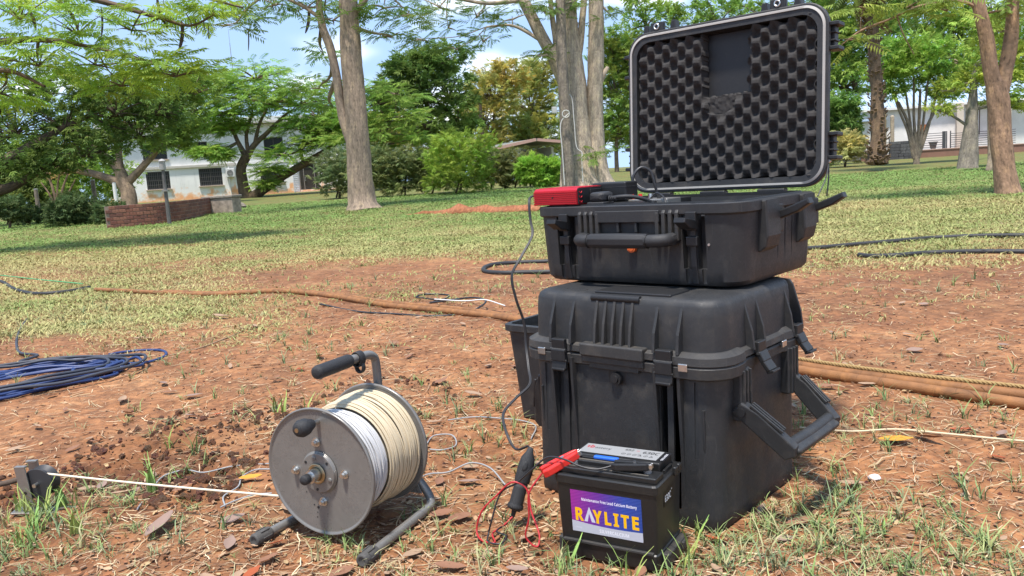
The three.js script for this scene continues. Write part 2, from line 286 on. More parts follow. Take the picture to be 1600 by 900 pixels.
  for (const sx of [-1, 1]) {
    for (const z of [0.142, -0.15]) {
      part('handle_post', [box(0.03, 0.135, 0.056, sx * 0.312, 0.325, z, 0.006), ...[-0.018, 0, 0.018].map((q) => box(0.008, 0.13, 0.007, sx * 0.330, 0.325, z + q, 0.002))], M.plastic, o);
    }
    const h = new THREE.Group(); h.name = 'bail_handle'; o.add(h); h.position.set(sx * 0.325, 0.285, -0.004); h.rotation.z = sx * (sx > 0 ? -0.68 : -1.28);
    const arm = [[-0.022, -0.018], [-0.016, 0.02], [0.03, 0.028], [0.105, 0.024], [0.152, 0.02], [0.165, 0.0], [0.152, -0.026], [0.095, -0.024]];
    for (const s of [-1, 1]) {
      const m = sideways(arm.map(([x, y]) => [sx * x, y]), 0.03, 0, 1, 0.004); m.rotateY(sx * s * 0.16); m.translate(sx * 0.0, 0, s * 0.162);
      const a = part('arm', [m], M.plastic, h);
      part('arm_rib', [-0.011, 0, 0.011].map((q) => { const r = box(0.10, 0.008, 0.0055, sx * 0.055, 0.030, q, 0.002); r.rotateY(sx * s * 0.16); return r.translate(0, 0, s * 0.162); }), M.plastic, a);
      part('pivot_bolt', cyl(0.0105, 0.0105, 0.02, sx * 0.002, 0.002, s * 0.171 , Math.PI / 2, 0, 16), M.plasticDark, a);
    }
    const bar = part('grip', [tube([V(sx * 0.133, 0.004, -0.14), V(sx * 0.136, 0.004, 0), V(sx * 0.133, 0.004, 0.14)], 0.0155, 16, 14), box(0.03, 0.034, 0.268, sx * 0.151, -0.002, 0, 0.008)], M.plastic, h);
  }
  part('foot', [box(0.10, 0.014, 0.05, 0.2, -0.028, 0.16, 0.003), box(0.10, 0.014, 0.05, -0.2, -0.028, 0.16, 0.003), box(0.10, 0.014, 0.05, 0.2, -0.028, -0.16, 0.003), box(0.10, 0.014, 0.05, -0.2, -0.028, -0.16, 0.003)], M.plasticDark, o);
}

// the open transit case on top of it
const upC = { x: 0.506, z: -2.500, turn: -0.73 };
{
  const y0 = lowC.top + 0.003, W = 0.70, D = 0.52, Hh = 0.228;
  const o = thing('transit_case', 'black plastic transit case lying open with an egg-crate foam lid, stacked on a larger case', 'case', [upC.x, y0, upC.z], upC.turn, 'black plastic transit cases');
  const solid = hull([[0, 0.60, 0.42, 0.05], [0.005, 0.645, 0.462, 0.06], [0.018, 0.666, 0.482, 0.062], [0.05, 0.672, 0.488, 0.062], [0.2, 0.682, 0.5, 0.062], [Hh - 0.006, 0.684, 0.502, 0.062]], { n: 8 });
  const cut = [], zf = 0.25;
  for (const lx of [-0.222, 0.205]) for (const s of [-1, 1]) {
    cut.push(place(new THREE.BoxGeometry(0.025, 0.152, 0.064), lx + s * 0.0225, 0.127, zf + 0.004), place(new THREE.BoxGeometry(0.012, 0.11, 0.03), lx + s * 0.0245, 0.03, zf));
  }
  for (const [z, w] of [[0.02, 0.006], [-0.028, 0.006], [-0.075, 0.005]]) cut.push(place(new THREE.BoxGeometry(0.012, 0.24, w), 0.342, 0.12, z));
  const inner = hull([[0.165, 0.62, 0.44, 0.045], [0.30, 0.64, 0.46, 0.05]], { n: 8 });
  cut.push(inner);
  part('base', carve(solid, cut), M.plastic, o);
  // rim: a band round the opening
  const ringOut = hull([[Hh - 0.030, 0.690, 0.508, 0.064], [Hh - 0.026, W, D - 0.004, 0.068], [Hh - 0.002, W, D - 0.004, 0.068], [Hh, W - 0.006, D - 0.01, 0.066]], { n: 8, crease: 0.4 });
  part('rim', carve(ringOut, [hull([[0.1, 0.655, 0.473, 0.05], [0.4, 0.655, 0.473, 0.05]], { n: 8 })]), M.plastic, o);
  part('panel', box(0.60, 0.012, 0.42, 0, 0.172, 0, 0.002), M.plasticDark, o);
  part('inner_lip', carve(hull([[Hh - 0.004, 0.648, 0.466, 0.05], [Hh + 0.004, 0.644, 0.462, 0.05]], { n: 8 }), [hull([[0.1, 0.632, 0.45, 0.045], [0.4, 0.632, 0.45, 0.045]], { n: 8 })]), M.plasticDark, o);
  // front: latch ribs, levers, fins, carrying handle, valve
  for (const lx of [-0.222, 0.205]) {
    part('latch_rib', [front([[0.22, 0.228], [0.254, 0.228], [0.252, 0.06], [0.243, 0.012], [0.22, 0.012]], 0.016, lx)], M.plastic, o);
    const l = part('latch', [box(0.032, 0.05, 0.016, lx, 0.182, 0.258, 0.003), box(0.034, 0.026, 0.014, lx, 0.128, 0.256, 0.003)], M.plasticDark, o);
    part('lever', [prism([[0, -0.012], [0.0, 0.014], [0.02, 0.017], [0.058, 0.024], [0.062, 0.012], [0.03, -0.008]], 0.034, 0.003).rotateY(-Math.PI / 2).translate(lx, 0.172, 0.262)], M.plasticDark, l);
    part('screw', cyl(0.0035, 0.0035, 0.004, lx + 0.044, 0.118, 0.2475, Math.PI / 2, 0, 10), M.steel, o);
  }
  for (const sx of [-1, 1]) for (let k = 0; k < 4; k++) part('grip_fin', front([[0.22, 0.215], [0.255, 0.217], [0.264, 0.205], [0.264, 0.13], [0.22, 0.125]], 0.0115, sx * 0.131 + (k - 1.5) * 0.0205, 0.003), M.plasticDusty, o);
  part('front_step', [box(0.215, 0.034, 0.026, 0, 0.196, 0.250, 0.003), box(0.008, 0.03, 0.016, -0.03, 0.166, 0.252, 0.002), box(0.008, 0.03, 0.016, 0.03, 0.166, 0.252, 0.002)], M.plastic, o);
  {
    const h = new THREE.Group(); h.name = 'carry_handle'; h.position.set(0, 0.138, 0.262); h.rotation.x = 0.12; o.add(h);
    part('grip', [hull([[-0.098, 0.035, 0.028, 0.012], [-0.09, 0.040, 0.032, 0.014], [0, 0.042, 0.034, 0.015], [0.09, 0.040, 0.032, 0.014], [0.098, 0.035, 0.028, 0.012]], { n: 5, crease: 1.2 }).rotateZ(Math.PI / 2).translate(0, 0, 0.045)], M.rubber, h);
    for (const s of [-1, 1]) {
      part('handle_arm', [tube([V(s * 0.092, 0, 0.045), V(s * 0.122, 0, 0.043), V(s * 0.142, -0.001, 0.03), V(s * 0.148, -0.004, 0)], 0.018, 18, 12), box(0.03, 0.03, 0.03, s * 0.147, -0.004, 0.004, 0.005)], M.rubber, h);
      part('grip_seam', new THREE.TorusGeometry(0.0190, 0.0014, 6, 24).rotateY(Math.PI / 2).translate(s * 0.0985, 0, 0.045), M.plasticDark, h);
    }
  }
  part('orange_valve', [cyl(0.0135, 0.0135, 0.012, 0.012, 0.108, 0.253, Math.PI / 2, 0, 20), cyl(0.009, 0.009, 0.016, 0.012, 0.108, 0.253, Math.PI / 2, 0, 20)], M.orange, o);
  // right and left sides: raised latch housings with levers sticking out
  for (const sx of [-1, 1]) for (const z of [0.10, -0.15]) {
    part('side_housing', sideways([[0.30, 0.226], [0.362, 0.226], [0.366, 0.13], [0.358, 0.10], [0.343, 0.088], [0.30, 0.085]].map(([a, b]) => [sx * a, b]), 0.085, z, 1, 0.004), M.plastic, o);
    const l = part('side_latch', box(0.02, 0.075, 0.030, sx * 0.35, 0.172, z - 0.058, 0.003), M.plasticDark, o);
    part('lever', prism([[0, -0.014], [0.0, 0.010], [0.03, 0.02], [0.088, 0.044], [0.094, 0.030], [0.06, 0.008]].map(([a, b]) => [sx * a, b]), 0.034, 0.004).translate(sx * 0.35, 0.180, z - 0.058), M.plasticDark, l);
  }
  // hinges
  part('hinge', [-0.2, 0, 0.2].map((x) => box(0.09, 0.03, 0.03, x, Hh - 0.004, -0.262, 0.005)), M.plasticDark, o);

  // lid, standing open
  const lid = new THREE.Group(); lid.name = 'lid'; lid.position.set(0.022, Hh + 0.012, -0.262); lid.rotation.x = -0.062; o.add(lid);
  const LH = 0.545, LW = 0.695, mid = LH / 2;
  const turnUp = (g) => boxUV(g.rotateX(Math.PI / 2).translate(0, mid, 0));   // hull depth axis becomes the lid's thickness, +z is the open face
  part('shell', turnUp(carve(hull([[-0.098, 0.60, 0.45, 0.05], [-0.092, 0.63, 0.48, 0.06], [-0.07, 0.655, 0.505, 0.064], [-0.022, 0.665, 0.515, 0.066], [-0.021, LW - 0.01, LH - 0.01, 0.07], [-0.018, LW, LH, 0.072], [-0.002, LW, LH, 0.072], [0, LW - 0.006, LH - 0.006, 0.07]], { n: 10, crease: 0.4 }), [hull([[-0.088, 0.62, 0.47, 0.05], [0.2, 0.648, 0.498, 0.056]], { n: 10 })])), M.plastic, lid);
  part('gasket', turnUp(carve(hull([[-0.001, 0.679, 0.529, 0.066], [0.003, 0.678, 0.528, 0.066], [0.0038, 0.676, 0.526, 0.066]], { n: 10 }), [hull([[-0.1, 0.664, 0.514, 0.06], [0.1, 0.664, 0.514, 0.06]], { n: 10 })])), M.seal, lid);
  // convoluted foam: staggered peaks and pits, a rectangle cut out near the upper edge, torn below it
  {
    const fw = 0.628, fh = 0.476, P = 0.0585, A = 0.0155, nx = 172, ny = 132, pos = [], idx = [], keep = [], Z0 = -0.012, floorZ = -0.046;
    const cutout = (x, y) => {
      const w = 0.006 * noise.noise(x * 60, y * 60, 2.2);
      const right = 0.092 + 0.009 * Math.cos(2 * Math.PI * (y + 0.02) / P);          // cut along the peaks
      if (x > -0.066 + w * 0.3 && x < right && y > 0.035 + w) return 2;
      if (y < 0.045 && x > -0.058 + w * 2 && x < 0.04 + w * 2 && y > -0.012 + w * 1.5 + 0.35 * Math.abs(x + 0.01) - 0.02) return 1;   // torn surface
      return 0;
    };
    const id = (i, j) => j * (nx + 1) + i;
    const top = (x, y) => { const r = 1 + 0.28 * noise.noise(x * 13, y * 13, 7) + 0.12 * noise.noise(x * 60, y * 60, 3), jx = 0.0035 * noise.noise(x * 11, y * 11, 1.3), jy = 0.0035 * noise.noise(x * 11, y * 11, 5.3); const e = Math.cos(2 * Math.PI * (x + jx) / P) * Math.cos(2 * Math.PI * (y + jy) / P * 0.98); return Z0 + A * r * (Math.sign(e) * Math.pow(Math.abs(e), 0.8)) ; };
    for (let j = 0; j <= ny; j++) for (let i = 0; i <= nx; i++) {
      const x = (i / nx - 0.5) * fw, y = (j / ny - 0.5) * fh, c = cutout(x, y);
      const edge = Math.min(i, nx - i, j, ny - j) === 0;
      let z = c === 2 ? floorZ : c === 1 ? Z0 - 0.014 + 0.006 * noise.noise(x * 90, y * 90, 1) : top(x, y);
      if (edge) z = floorZ;
      // the sheet's own rim is cut along its waves
      const ex = Math.abs(x) > fw / 2 - 0.012 ? 0.004 * Math.cos(2 * Math.PI * y / P) * Math.sign(x) : 0, ey = Math.abs(y) > fh / 2 - 0.012 ? 0.004 * Math.cos(2 * Math.PI * x / P) * Math.sign(y) : 0;
      pos.push(x + ex, y + mid + ey, z); keep.push(c);
    }
    for (let j = 0; j < ny; j++) for (let i = 0; i < nx; i++) { const a = id(i, j), b = id(i + 1, j), c = id(i, j + 1), d = id(i + 1, j + 1); if (keep[a] === 2 && keep[b] === 2 && keep[c] === 2 && keep[d] === 2) continue; idx.push(a, b, c, b, d, c); }
    const g = new THREE.BufferGeometry(); g.setAttribute('position', new THREE.Float32BufferAttribute(pos, 3)); g.setIndex(idx);
    part('foam', boxUV(toCreasedNormals(g, 1.1)), M.foam, lid);
    part('lid_back', box(0.622, 0.472, 0.030, 0, mid, -0.063, 0.001), M.plasticDark, lid);
  }
  for (const lx of [-0.235, 0.19]) {
    const c = part('latch_catch', [box(0.05, 0.034, 0.02, lx, LH + 0.012, -0.012, 0.004), prism([[-0.012, 0], [-0.006, 0.03], [0.008, 0.03], [0.012, 0]], 0.03, 0.003).translate(lx + 0.06, LH - 0.002, -0.02), prism([[-0.012, 0], [-0.006, 0.03], [0.008, 0.03], [0.012, 0]], 0.03, 0.003).translate(lx - 0.045, LH - 0.006, -0.02)], M.plasticDark, lid);
    part('eyelet', new THREE.TorusGeometry(0.0085, 0.0028, 8, 20).translate(lx, LH + 0.014, -0.001), M.steel, c);
  }
  for (const sx of [-1, 1]) for (const y of [0.44, 0.12]) part('side_rib', [box(0.034, 0.012, 0.05, sx * 0.356, y + 0.035, -0.035, 0.003), box(0.034, 0.012, 0.05, sx * 0.356, y - 0.035, -0.035, 0.003), box(0.014, 0.07, 0.03, sx * 0.350, y, -0.04, 0.003), box(0.02, 0.006, 0.035, sx * 0.352, y + 0.012, -0.035, 0.002), box(0.02, 0.006, 0.035, sx * 0.352, y - 0.012, -0.035, 0.002)], M.plasticDark, lid);
  part('lid_stay', [tube([V(0.345, 0.07, -0.02), V(0.355, 0.02, 0.03), V(0.348, -0.03, 0.07)], 0.0022, 12, 6), tube([V(0.345, 0.07, -0.02), V(0.349, 0.02, -0.01), V(0.346, -0.03, -0.005)], 0.0022, 12, 6)], M.wireBlack, lid);
  part('lid_stay_end', [cyl(0.006, 0.006, 0.012, 0.346, 0.075, -0.018, Math.PI / 2, 0, 12)], M.steel, lid);
}
// a point given in a case's own axes
function inCase(c, y0, x, y, z) { const k = Math.cos(c.turn), s = Math.sin(c.turn); return V(c.x + k * x + s * z, y0 + y, c.z - s * x + k * z); }
const up = (x, y, z) => inCase(upC, lowC.top + 0.003, x, y, z), low = (x, y, z) => inCase(lowC, 0, x, y, z);

// red power inverter lying on a shelf bar across the open case
{
  const c = up(-0.262, 0.2335, 0.165), o = thing('power_inverter', 'red ribbed metal power inverter sitting on the rim of the open case', 'inverter', [c.x, c.y, c.z], upC.turn);
  const w = 0.165, h = 0.05, d = 0.16;
  const pro = []; for (let k = 0; k < 7; k++) { const y = 0.003 + k * 0.0056; pro.push([d / 2 + 0.0022, y], [d / 2 + 0.0022, y + 0.0032], [d / 2 - 0.0018, y + 0.0036], [d / 2 - 0.0018, y + 0.0054]); }
  const outline = [[-d / 2, 0.0], [d / 2, 0.0], ...pro, [d / 2 - 0.003, h - 0.006], [d / 2 - 0.012, h], [-d / 2 + 0.012, h], [-d / 2, h - 0.008]];
  const body = part('housing', [front(outline, w, 0, 0), ...[-0.05, -0.03, -0.01, 0.01, 0.03, 0.05].map((z) => box(w, 0.0022, 0.006, 0, h + 0.0004, z, 0.0006))], M.red, o);
  part('end_plate', [box(0.003, h - 0.004, d - 0.008, w / 2 + 0.0012, h / 2, 0, 0.0008)], M.plasticDark, o);
  part('end_bezel', [0, 1, 2].map((k) => new THREE.TorusGeometry(0.006, 0.0016, 6, 18, Math.PI).rotateZ(Math.PI).rotateY(Math.PI / 2).translate(w / 2 + 0.0032, 0.012 + k * 0.014, d / 2 - 0.016)), M.red, o);
  part('socket', box(0.004, 0.036, 0.06, w / 2 + 0.004, h / 2, -0.012, 0.002), M.plasticDark, o);
  part('screw', cyl(0.003, 0.003, 0.0024, -0.008, 0.022, d / 2 + 0.0015, Math.PI / 2, 0, 10), M.plasticDark, o);
  part('fan_grille', box(0.004, 0.04, 0.10, -w / 2 - 0.001, h / 2, 0, 0.001), M.plasticDark, o);
}
{ // plug in the inverter's socket and its cable
  const o = thing('mains_plug', 'black moulded mains plug pushed into the red inverter', 'plug', up(-0.128, 0.246, 0.195).toArray(), upC.turn);
  part('plug_body', [hull([[-0.026, 0.05, 0.044, 0.012], [-0.02, 0.054, 0.048, 0.013], [0.018, 0.052, 0.046, 0.013], [0.026, 0.042, 0.036, 0.012]], { n: 5, crease: 1 }).rotateX(Math.PI / 2).scale(1, 0.62, 1).translate(0, 0.006, 0), box(0.06, 0.012, 0.06, -0.002, -0.014, 0, 0.004)], M.rubber, o);
  part('strain_relief', [0, 1, 2, 3].map((k) => cyl(0.0095 - k * 0.0008, 0.0095 - k * 0.0008, 0.0045, 0.034 + k * 0.0068, 0.0, 0.0, 0, Math.PI / 2, 12)), M.rubber, o);
  part('cable', tube([V(0.03, 0, 0), V(0.07, 0.004, -0.002), V(0.10, 0.002, -0.02), V(0.13, -0.015, -0.06), V(0.14, -0.05, -0.10)], 0.006, 24, 8), M.rubber, o);
}
{ // black adapter box behind the plug
  const o = thing('adapter_box', 'black power adapter box beside the red inverter', 'adapter', up(-0.165, 0.2335, 0.08).toArray(), upC.turn + 0.06);
  part('housing', box(0.12, 0.058, 0.075, 0.01, 0.029, 0, 0.006), M.plasticDark, o); part('lid_seam', box(0.121, 0.0015, 0.076, 0.01, 0.043, 0, 0.0005), M.rubber, o);
}
{ // bar across the case that the boxes stand on, and the instrument plate in the case
  const o = thing('instrument_tray', 'dark instrument plate with red and steel terminals inside the open case', 'instrument', up(0.0, 0.180, 0.0).toArray(), upC.turn);
  part('tray', box(0.32, 0.050, 0.33, -0.155, 0.026, 0.06, 0.003), M.plasticDark, o);
  part('plate', box(0.16, 0.02, 0.08, -0.04, 0.046, 0.06, 0.003), M.zinc, o);
  for (const [x, m] of [[-0.10, M.redPlastic], [-0.07, M.redPlastic], [-0.035, M.steel], [-0.005, M.rubber]]) part('terminal', [cyl(0.006, 0.007, 0.018, x, 0.062, 0.07, 0, 0, 12)], m, o);
}
// cables looping behind the boxes
tag(part('loop_cable', tube([up(-0.12, 0.26, 0.04), up(-0.115, 0.31, 0.03), up(-0.10, 0.33, 0.01), up(-0.08, 0.318, -0.005), up(-0.066, 0.27, -0.01), up(-0.06, 0.215, -0.02)], 0.0045, 40, 8), M.wireBlack, scene), 'black cable arching up in a loop behind the red inverter', 'cable');
tag(part('loop_cable', tube([up(-0.03, 0.235, 0.08), up(0.0, 0.252, 0.09), up(0.035, 0.24, 0.11), up(0.055, 0.215, 0.13)], 0.003, 24, 6), M.wireBlack, scene), 'thin black cable bending over the rim of the open case', 'cable');

// black cord from the inverter down past the cases to the lighter plug on the ground
const plugTop = V(0.020, 0.185, -2.10);
tag(part('twin_wire', [-1, 1].map((s) => tube([up(-0.335, 0.262, 0.175), at(829, 308, 2.60), at(827, 320, 2.59), at(829, 345, 2.58), at(832, 366, 2.56), at(815, 400, 2.52), at(800, 430, 2.50), at(806, 466, 2.50), at(819, 505, 2.51), at(822, 540, 2.51), at(826, 575, 2.47), at(828, 600, 2.42), at(806, 622, 2.38), at(787, 645, 2.34), at(791, 675, 2.28), at(806, 702, 2.23), plugTop.clone().add(V(0, 0.012, 0)), plugTop].map((p) => p.add(V(s * 0.0017, 0, s * 0.0017))), 0.0026, 120, 7)), M.wireBlack, scene), 'black twin power cord hanging from the red inverter down beside the cases', 'cord');
{ // the lighter socket coupling
  const o = thing('lighter_coupling', 'black lighter plug and socket coupling lying propped on the soil', 'connector', [0, 0, 0]);
  const a = plugTop.clone().add(V(0.002, 0.006, 0)), b = V(-0.036, 0.028, -2.055), ax = b.clone().sub(a), L = ax.length(), q = new THREE.Quaternion().setFromUnitVectors(V(0, -1, 0), ax.clone().normalize());
  const turn = (g) => g.applyQuaternion(q).translate(a.x, a.y, a.z), s = L;
  part('plug_half', turn(lathe([[0.0001, 0.004], [0.007, 0.003], [0.010, -0.01], [0.0185, -0.025], [0.0215, -0.05 * s / 0.17], [0.0205, -0.085 * s / 0.17], [0.0145, -0.092 * s / 0.17], [0.0001, -0.094 * s / 0.17]], 24).scale(1, 1, 0.85)), M.rubber, o);
  part('socket_half', turn(lathe([[0.0001, -0.088 * s / 0.17], [0.017, -0.09 * s / 0.17], [0.0182, -0.10 * s / 0.17], [0.0185, -0.14 * s / 0.17], [0.0215, -0.143 * s / 0.17], [0.0220, -0.150 * s / 0.17], [0.020, -0.154 * s / 0.17], [0.007, -0.158 * s / 0.17], [0.005, -0.175 * s / 0.17], [0.0001, -0.178 * s / 0.17]], 24)), M.rubber, o);
  part('indicator', turn(new THREE.SphereGeometry(0.008, 14, 10).scale(1, 1.7, 0.35).translate(-0.004, -0.045 * s / 0.17, 0.0175)), M.plastic, o);
}
// ---------------------------------------------------------------- battery
const bat = { x: 0.2298, z: -1.9135, turn: -0.5387 };
function canvasTex(w, h, draw) { const c = document.createElement('canvas'); c.width = w; c.height = h; const x = c.getContext('2d'); draw(x, w, h); const t = new THREE.CanvasTexture(c); t.colorSpace = THREE.SRGBColorSpace; t.magFilter = THREE.LinearFilter; return t; }
function sticker(w, h, tex, rough = 0.4) { return [new THREE.PlaneGeometry(w, h), std({ map: tex, roughness: rough })]; }
{
  const o = thing('car_battery', 'black car battery with a purple and blue printed label standing before the cases', 'battery', [bat.x, -0.015, bat.z], bat.turn); o.scale.y = 1.24;
  const dusty = M.plasticDark.clone(); dusty.map = withRepeat(T.scuff, 5); dusty.color = lin(0.021, 0.021, 0.021); dusty.roughness = 0.42;
  const W = 0.258, D = 0.170;
  part('box', hull([[0.0, W - 0.012, D - 0.01, 0.008], [0.002, W - 0.006, D - 0.006, 0.009], [0.030, W - 0.006, D - 0.006, 0.009], [0.0325, W - 0.010, D - 0.012, 0.009], [0.15, W, D, 0.010]], { crease: 0.4 }), dusty, o);
  part('base_ledge', [box(0.232, 0.005, 0.010, 0, 0.0345, D / 2 - 0.003, 0.001), box(0.020, 0.026, D - 0.045, W / 2 + 0.003, 0.013, -0.012, 0.003), box(0.008, 0.016, 0.03, W / 2 + 0.015, 0.014, -0.05, 0.002), box(0.024, 0.032, D - 0.03, -W / 2 - 0.004 + 0.008, 0.016, 0, 0.003)], std({ color: lin(0.06, 0.058, 0.055), roughness: 0.6, map: withRepeat(T.scuff, 6) }), o);
  const lid = part('cover', [hull([[0.150, W + 0.002, D + 0.002, 0.012], [0.1515, W + 0.007, D + 0.006, 0.013], [0.166, W + 0.007, D + 0.006, 0.013], [0.169, W + 0.001, D + 0.001, 0.012]], { crease: 0.4 }), box(W - 0.006, 0.012, D * 0.30, 0, 0.1745, D * 0.30, 0.003), box(W - 0.03, 0.024, D * 0.50, -0.005, 0.177, -D * 0.22, 0.004), box(0.19, 0.022, 0.030, -0.01, 0.178, D * 0.18, 0.003), box(0.006, 0.01, 0.05, W / 2 - 0.01, 0.172, -0.02, 0.001), box(0.006, 0.01, 0.05, W / 2 - 0.01, 0.172, 0.045, 0.001)], dusty, o);
  part('cover_groove', [box(0.17, 0.003, 0.004, -0.01, 0.1895, D * 0.24, 0.001), box(W - 0.05, 0.002, 0.003, 0, 0.1815, D * 0.38, 0.0005)], std({ color: lin(0.10, 0.09, 0.075), roughness: 0.9 }), lid);
  part('end_hook', [box(0.010, 0.018, 0.018, W / 2 + 0.006, 0.168, -0.03, 0.004), box(0.010, 0.018, 0.018, W / 2 + 0.006, 0.168, -0.055, 0.004)], dusty, o);
  // front label
  const ft = canvasTex(1024, 512, (x, w, h) => {
    const g = x.createLinearGradient(0, 0, w, h * 0.3); g.addColorStop(0, '#9c2c8e'); g.addColorStop(0.4, '#6a3296'); g.addColorStop(0.75, '#2e4aa0'); g.addColorStop(1, '#27458f'); x.fillStyle = g; x.fillRect(0, 0, w, h);
    x.lineWidth = 3; for (let k = -20; k < 60; k++) { x.strokeStyle = k % 2 ? 'rgba(20,20,80,0.25)' : 'rgba(200,150,230,0.16)'; x.beginPath(); x.moveTo(0, k * 20); x.lineTo(w, k * 20 - 330); x.stroke(); }
    x.fillStyle = '#b9bcc6'; x.beginPath(); x.moveTo(0, 378); x.quadraticCurveTo(500, 430, w, 398); x.lineTo(w, h); x.lineTo(0, h); x.fill();
    x.fillStyle = '#e9e6ef'; x.font = 'bold 50px sans-serif'; x.textAlign = 'center'; x.fillText('Maintenance Free Lead Calcium Battery', 560, 122, 800);
    x.textAlign = 'left'; x.font = 'bold 215px sans-serif'; x.fillStyle = '#f4bb12'; x.lineWidth = 8; x.strokeStyle = '#f4bb12';
    const put = (t, px, wd) => { x.save(); x.translate(px, 372); x.scale(wd, 1); x.fillText(t, 0, 0); x.strokeText(t, 0, 0); x.restore(); };
    put('R', 42, 0.98); { const w0 = [...'YLITE'].map((k) => x.measureText(k).width * 0.98), gap = (985 - 322 - w0.reduce((p, q) => p + q)) / 4; let px = 322; [...'YLITE'].forEach((k, i) => { put(k, px, 0.98); px += w0[i] + gap; }); }
    x.fillStyle = '#c9ccd8'; x.beginPath(); x.moveTo(184, 372); x.lineTo(268, 186); x.lineTo(352, 372); x.lineTo(296, 372); x.lineTo(262, 268); x.lineTo(236, 372); x.fill();
    x.fillStyle = '#dfe1e8'; x.font = 'bold 56px sans-serif'; x.fillText('SILVERCALCIUM', 400, 484, 560); x.fillStyle = '#d3d6de'; x.font = '26px sans-serif'; x.fillText('battery', 60, 468);
  });
  const face = (mesh, x, y, z, rx, ry) => { mesh.position.set(x, y, z); mesh.rotation.set(rx, ry, 0); return mesh; };
  // the box widens upwards, so its faces lean out a little
  const [g1, m1] = sticker(0.182, 0.086, ft, 0.32); m1.clearcoat = 0; face(part('front_label', g1, m1, o), 0.0, 0.0965, D / 2 - 0.0021, 0.051, 0);
  const tt = canvasTex(1024, 256, (x, w, h) => {
    x.fillStyle = '#8b8c8c'; x.fillRect(0, 0, w, h); x.fillStyle = '#a01020'; x.font = 'bold 110px sans-serif'; x.fillText('ıb', 40, 120); x.fillRect(28, 60, 34, 12); x.fillStyle = '#3a3a3e'; x.font = 'bold 74px sans-serif'; x.fillText('attery', 150, 122);
    x.fillStyle = '#222'; x.font = 'bold 70px sans-serif'; x.fillText('652', 540, 82); x.fillStyle = '#a33'; x.font = 'bold 34px sans-serif'; x.fillText('CE', 690, 72); x.fillStyle = '#222'; x.font = 'bold 92px sans-serif'; x.fillText('630C', 780, 112, 215);
    x.lineWidth = 6; x.strokeStyle = '#222'; for (let k = 0; k < 6; k++) { const cx = 570 + k * 72, cy = 176; x.beginPath(); if (k === 3 || k === 5) { x.moveTo(cx - 22, cy + 20); x.lineTo(cx + 22, cy + 20); x.lineTo(cx, cy - 20); x.closePath(); } else x.arc(cx, cy, 22, 0, 7); x.stroke(); x.fillStyle = '#222'; x.fillRect(cx - 9, cy - 3, 18, 8); }
    x.fillStyle = '#555'; for (let k = 0; k < 4; k++) x.fillRect(740, 130 + k * 9, 40, 3);
  });
  const [g2, m2] = sticker(0.205, 0.062, tt, 0.5); face(part('top_label', g2, m2, o), -0.008, 0.1896, -0.040, -Math.PI / 2, 0);
  const st = canvasTex(512, 256, (x, w, h) => { x.fillStyle = '#0b0b0c'; x.fillRect(0, 0, w, h); x.fillStyle = '#e4e4e4'; x.font = 'bold 150px sans-serif'; x.fillText('630C', 40, 180, 400); x.font = 'bold 40px sans-serif'; x.fillText('EN', 400, 70); });
  const [g3, m3] = sticker(0.062, 0.030, st, 0.45); face(part('side_print', g3, m3, o), W / 2 + 0.0002, 0.128, 0.006, 0.0, Math.PI / 2);
  o.children[o.children.length - 1].rotation.set(0, Math.PI / 2, 0.0);
  const ct = canvasTex(256, 128, (x, w, h) => { x.fillStyle = '#17171a'; x.fillRect(0, 0, w, h); x.fillStyle = '#c9c9cc'; x.font = 'bold 62px sans-serif'; x.fillText('SILVER', 12, 84, 230); });
  const [g4, m4] = sticker(0.058, 0.016, ct, 0.5); const c4 = part('top_print', g4, m4, o); c4.position.set(W / 2 - 0.0225, 0.1898, -0.040); c4.rotation.set(-Math.PI / 2, 0, Math.PI / 2);
  part('carry_strap', [box(0.064, 0.007, 0.013, -0.018, 0.1925, 0.026, 0.003)], M.blue, o);
  part('strap_bar', [box(0.15, 0.004, 0.012, -0.02, 0.1905, 0.026, 0.001)], M.plasticDark, o);
  for (const x of [-0.094, 0.094]) part('terminal_post', cyl(0.0085, 0.0095, 0.026, x, 0.186, 0.044, 0, 0, 20), std({ color: lin(0.35, 0.34, 0.33), metalness: 0.9, roughness: 0.5, bumpMap: withRepeat(T.fineBump, 8), bumpScale: 0.0006 }), o);
}
const onBat = (x, y, z) => inCase(bat, -0.015, x, y * 1.24, z);
function clip(name, label, pos, turn, material) {
  const o = thing(name, label, 'battery clip', pos.toArray(), turn);
  const half = [[0.026, 0.003], [0.018, 0.012], [-0.01, 0.016], [-0.055, 0.019], [-0.066, 0.015], [-0.064, 0.006], [-0.02, 0.003], [0.0, 0.001]];
  for (const s of [-1, 1]) part('jaw', place(prism(half.map(([x, y]) => [x, s * y]), 0.017, 0.003).rotateX(Math.PI / 2), 0, 0, 0), material, o);
  part('spring', [cyl(0.0045, 0.0045, 0.022, -0.012, 0, 0, 0, 0, 12)], M.steel, o);
  part('teeth', [box(0.02, 0.012, 0.003, 0.02, 0, 0.005, 0.001), box(0.02, 0.012, 0.003, 0.02, 0, -0.005, 0.001)], M.steel, o);
  return o;
}
{ const c = clip('battery_clip', 'red crocodile clip gripping the battery terminal nearer the lighter plug', onBat(-0.108, 0.190, 0.050), bat.turn + 0.75, M.redPlastic); c.rotation.order = 'YXZ'; c.rotation.z = 0.38; c.scale.setScalar(1.12);
  const d = clip('battery_clip', 'black crocodile clip gripping the other terminal of the battery', onBat(0.078, 0.194, 0.05), bat.turn + 0.12, M.plasticDark); d.rotation.order = 'YXZ'; d.rotation.z = 0.05; }
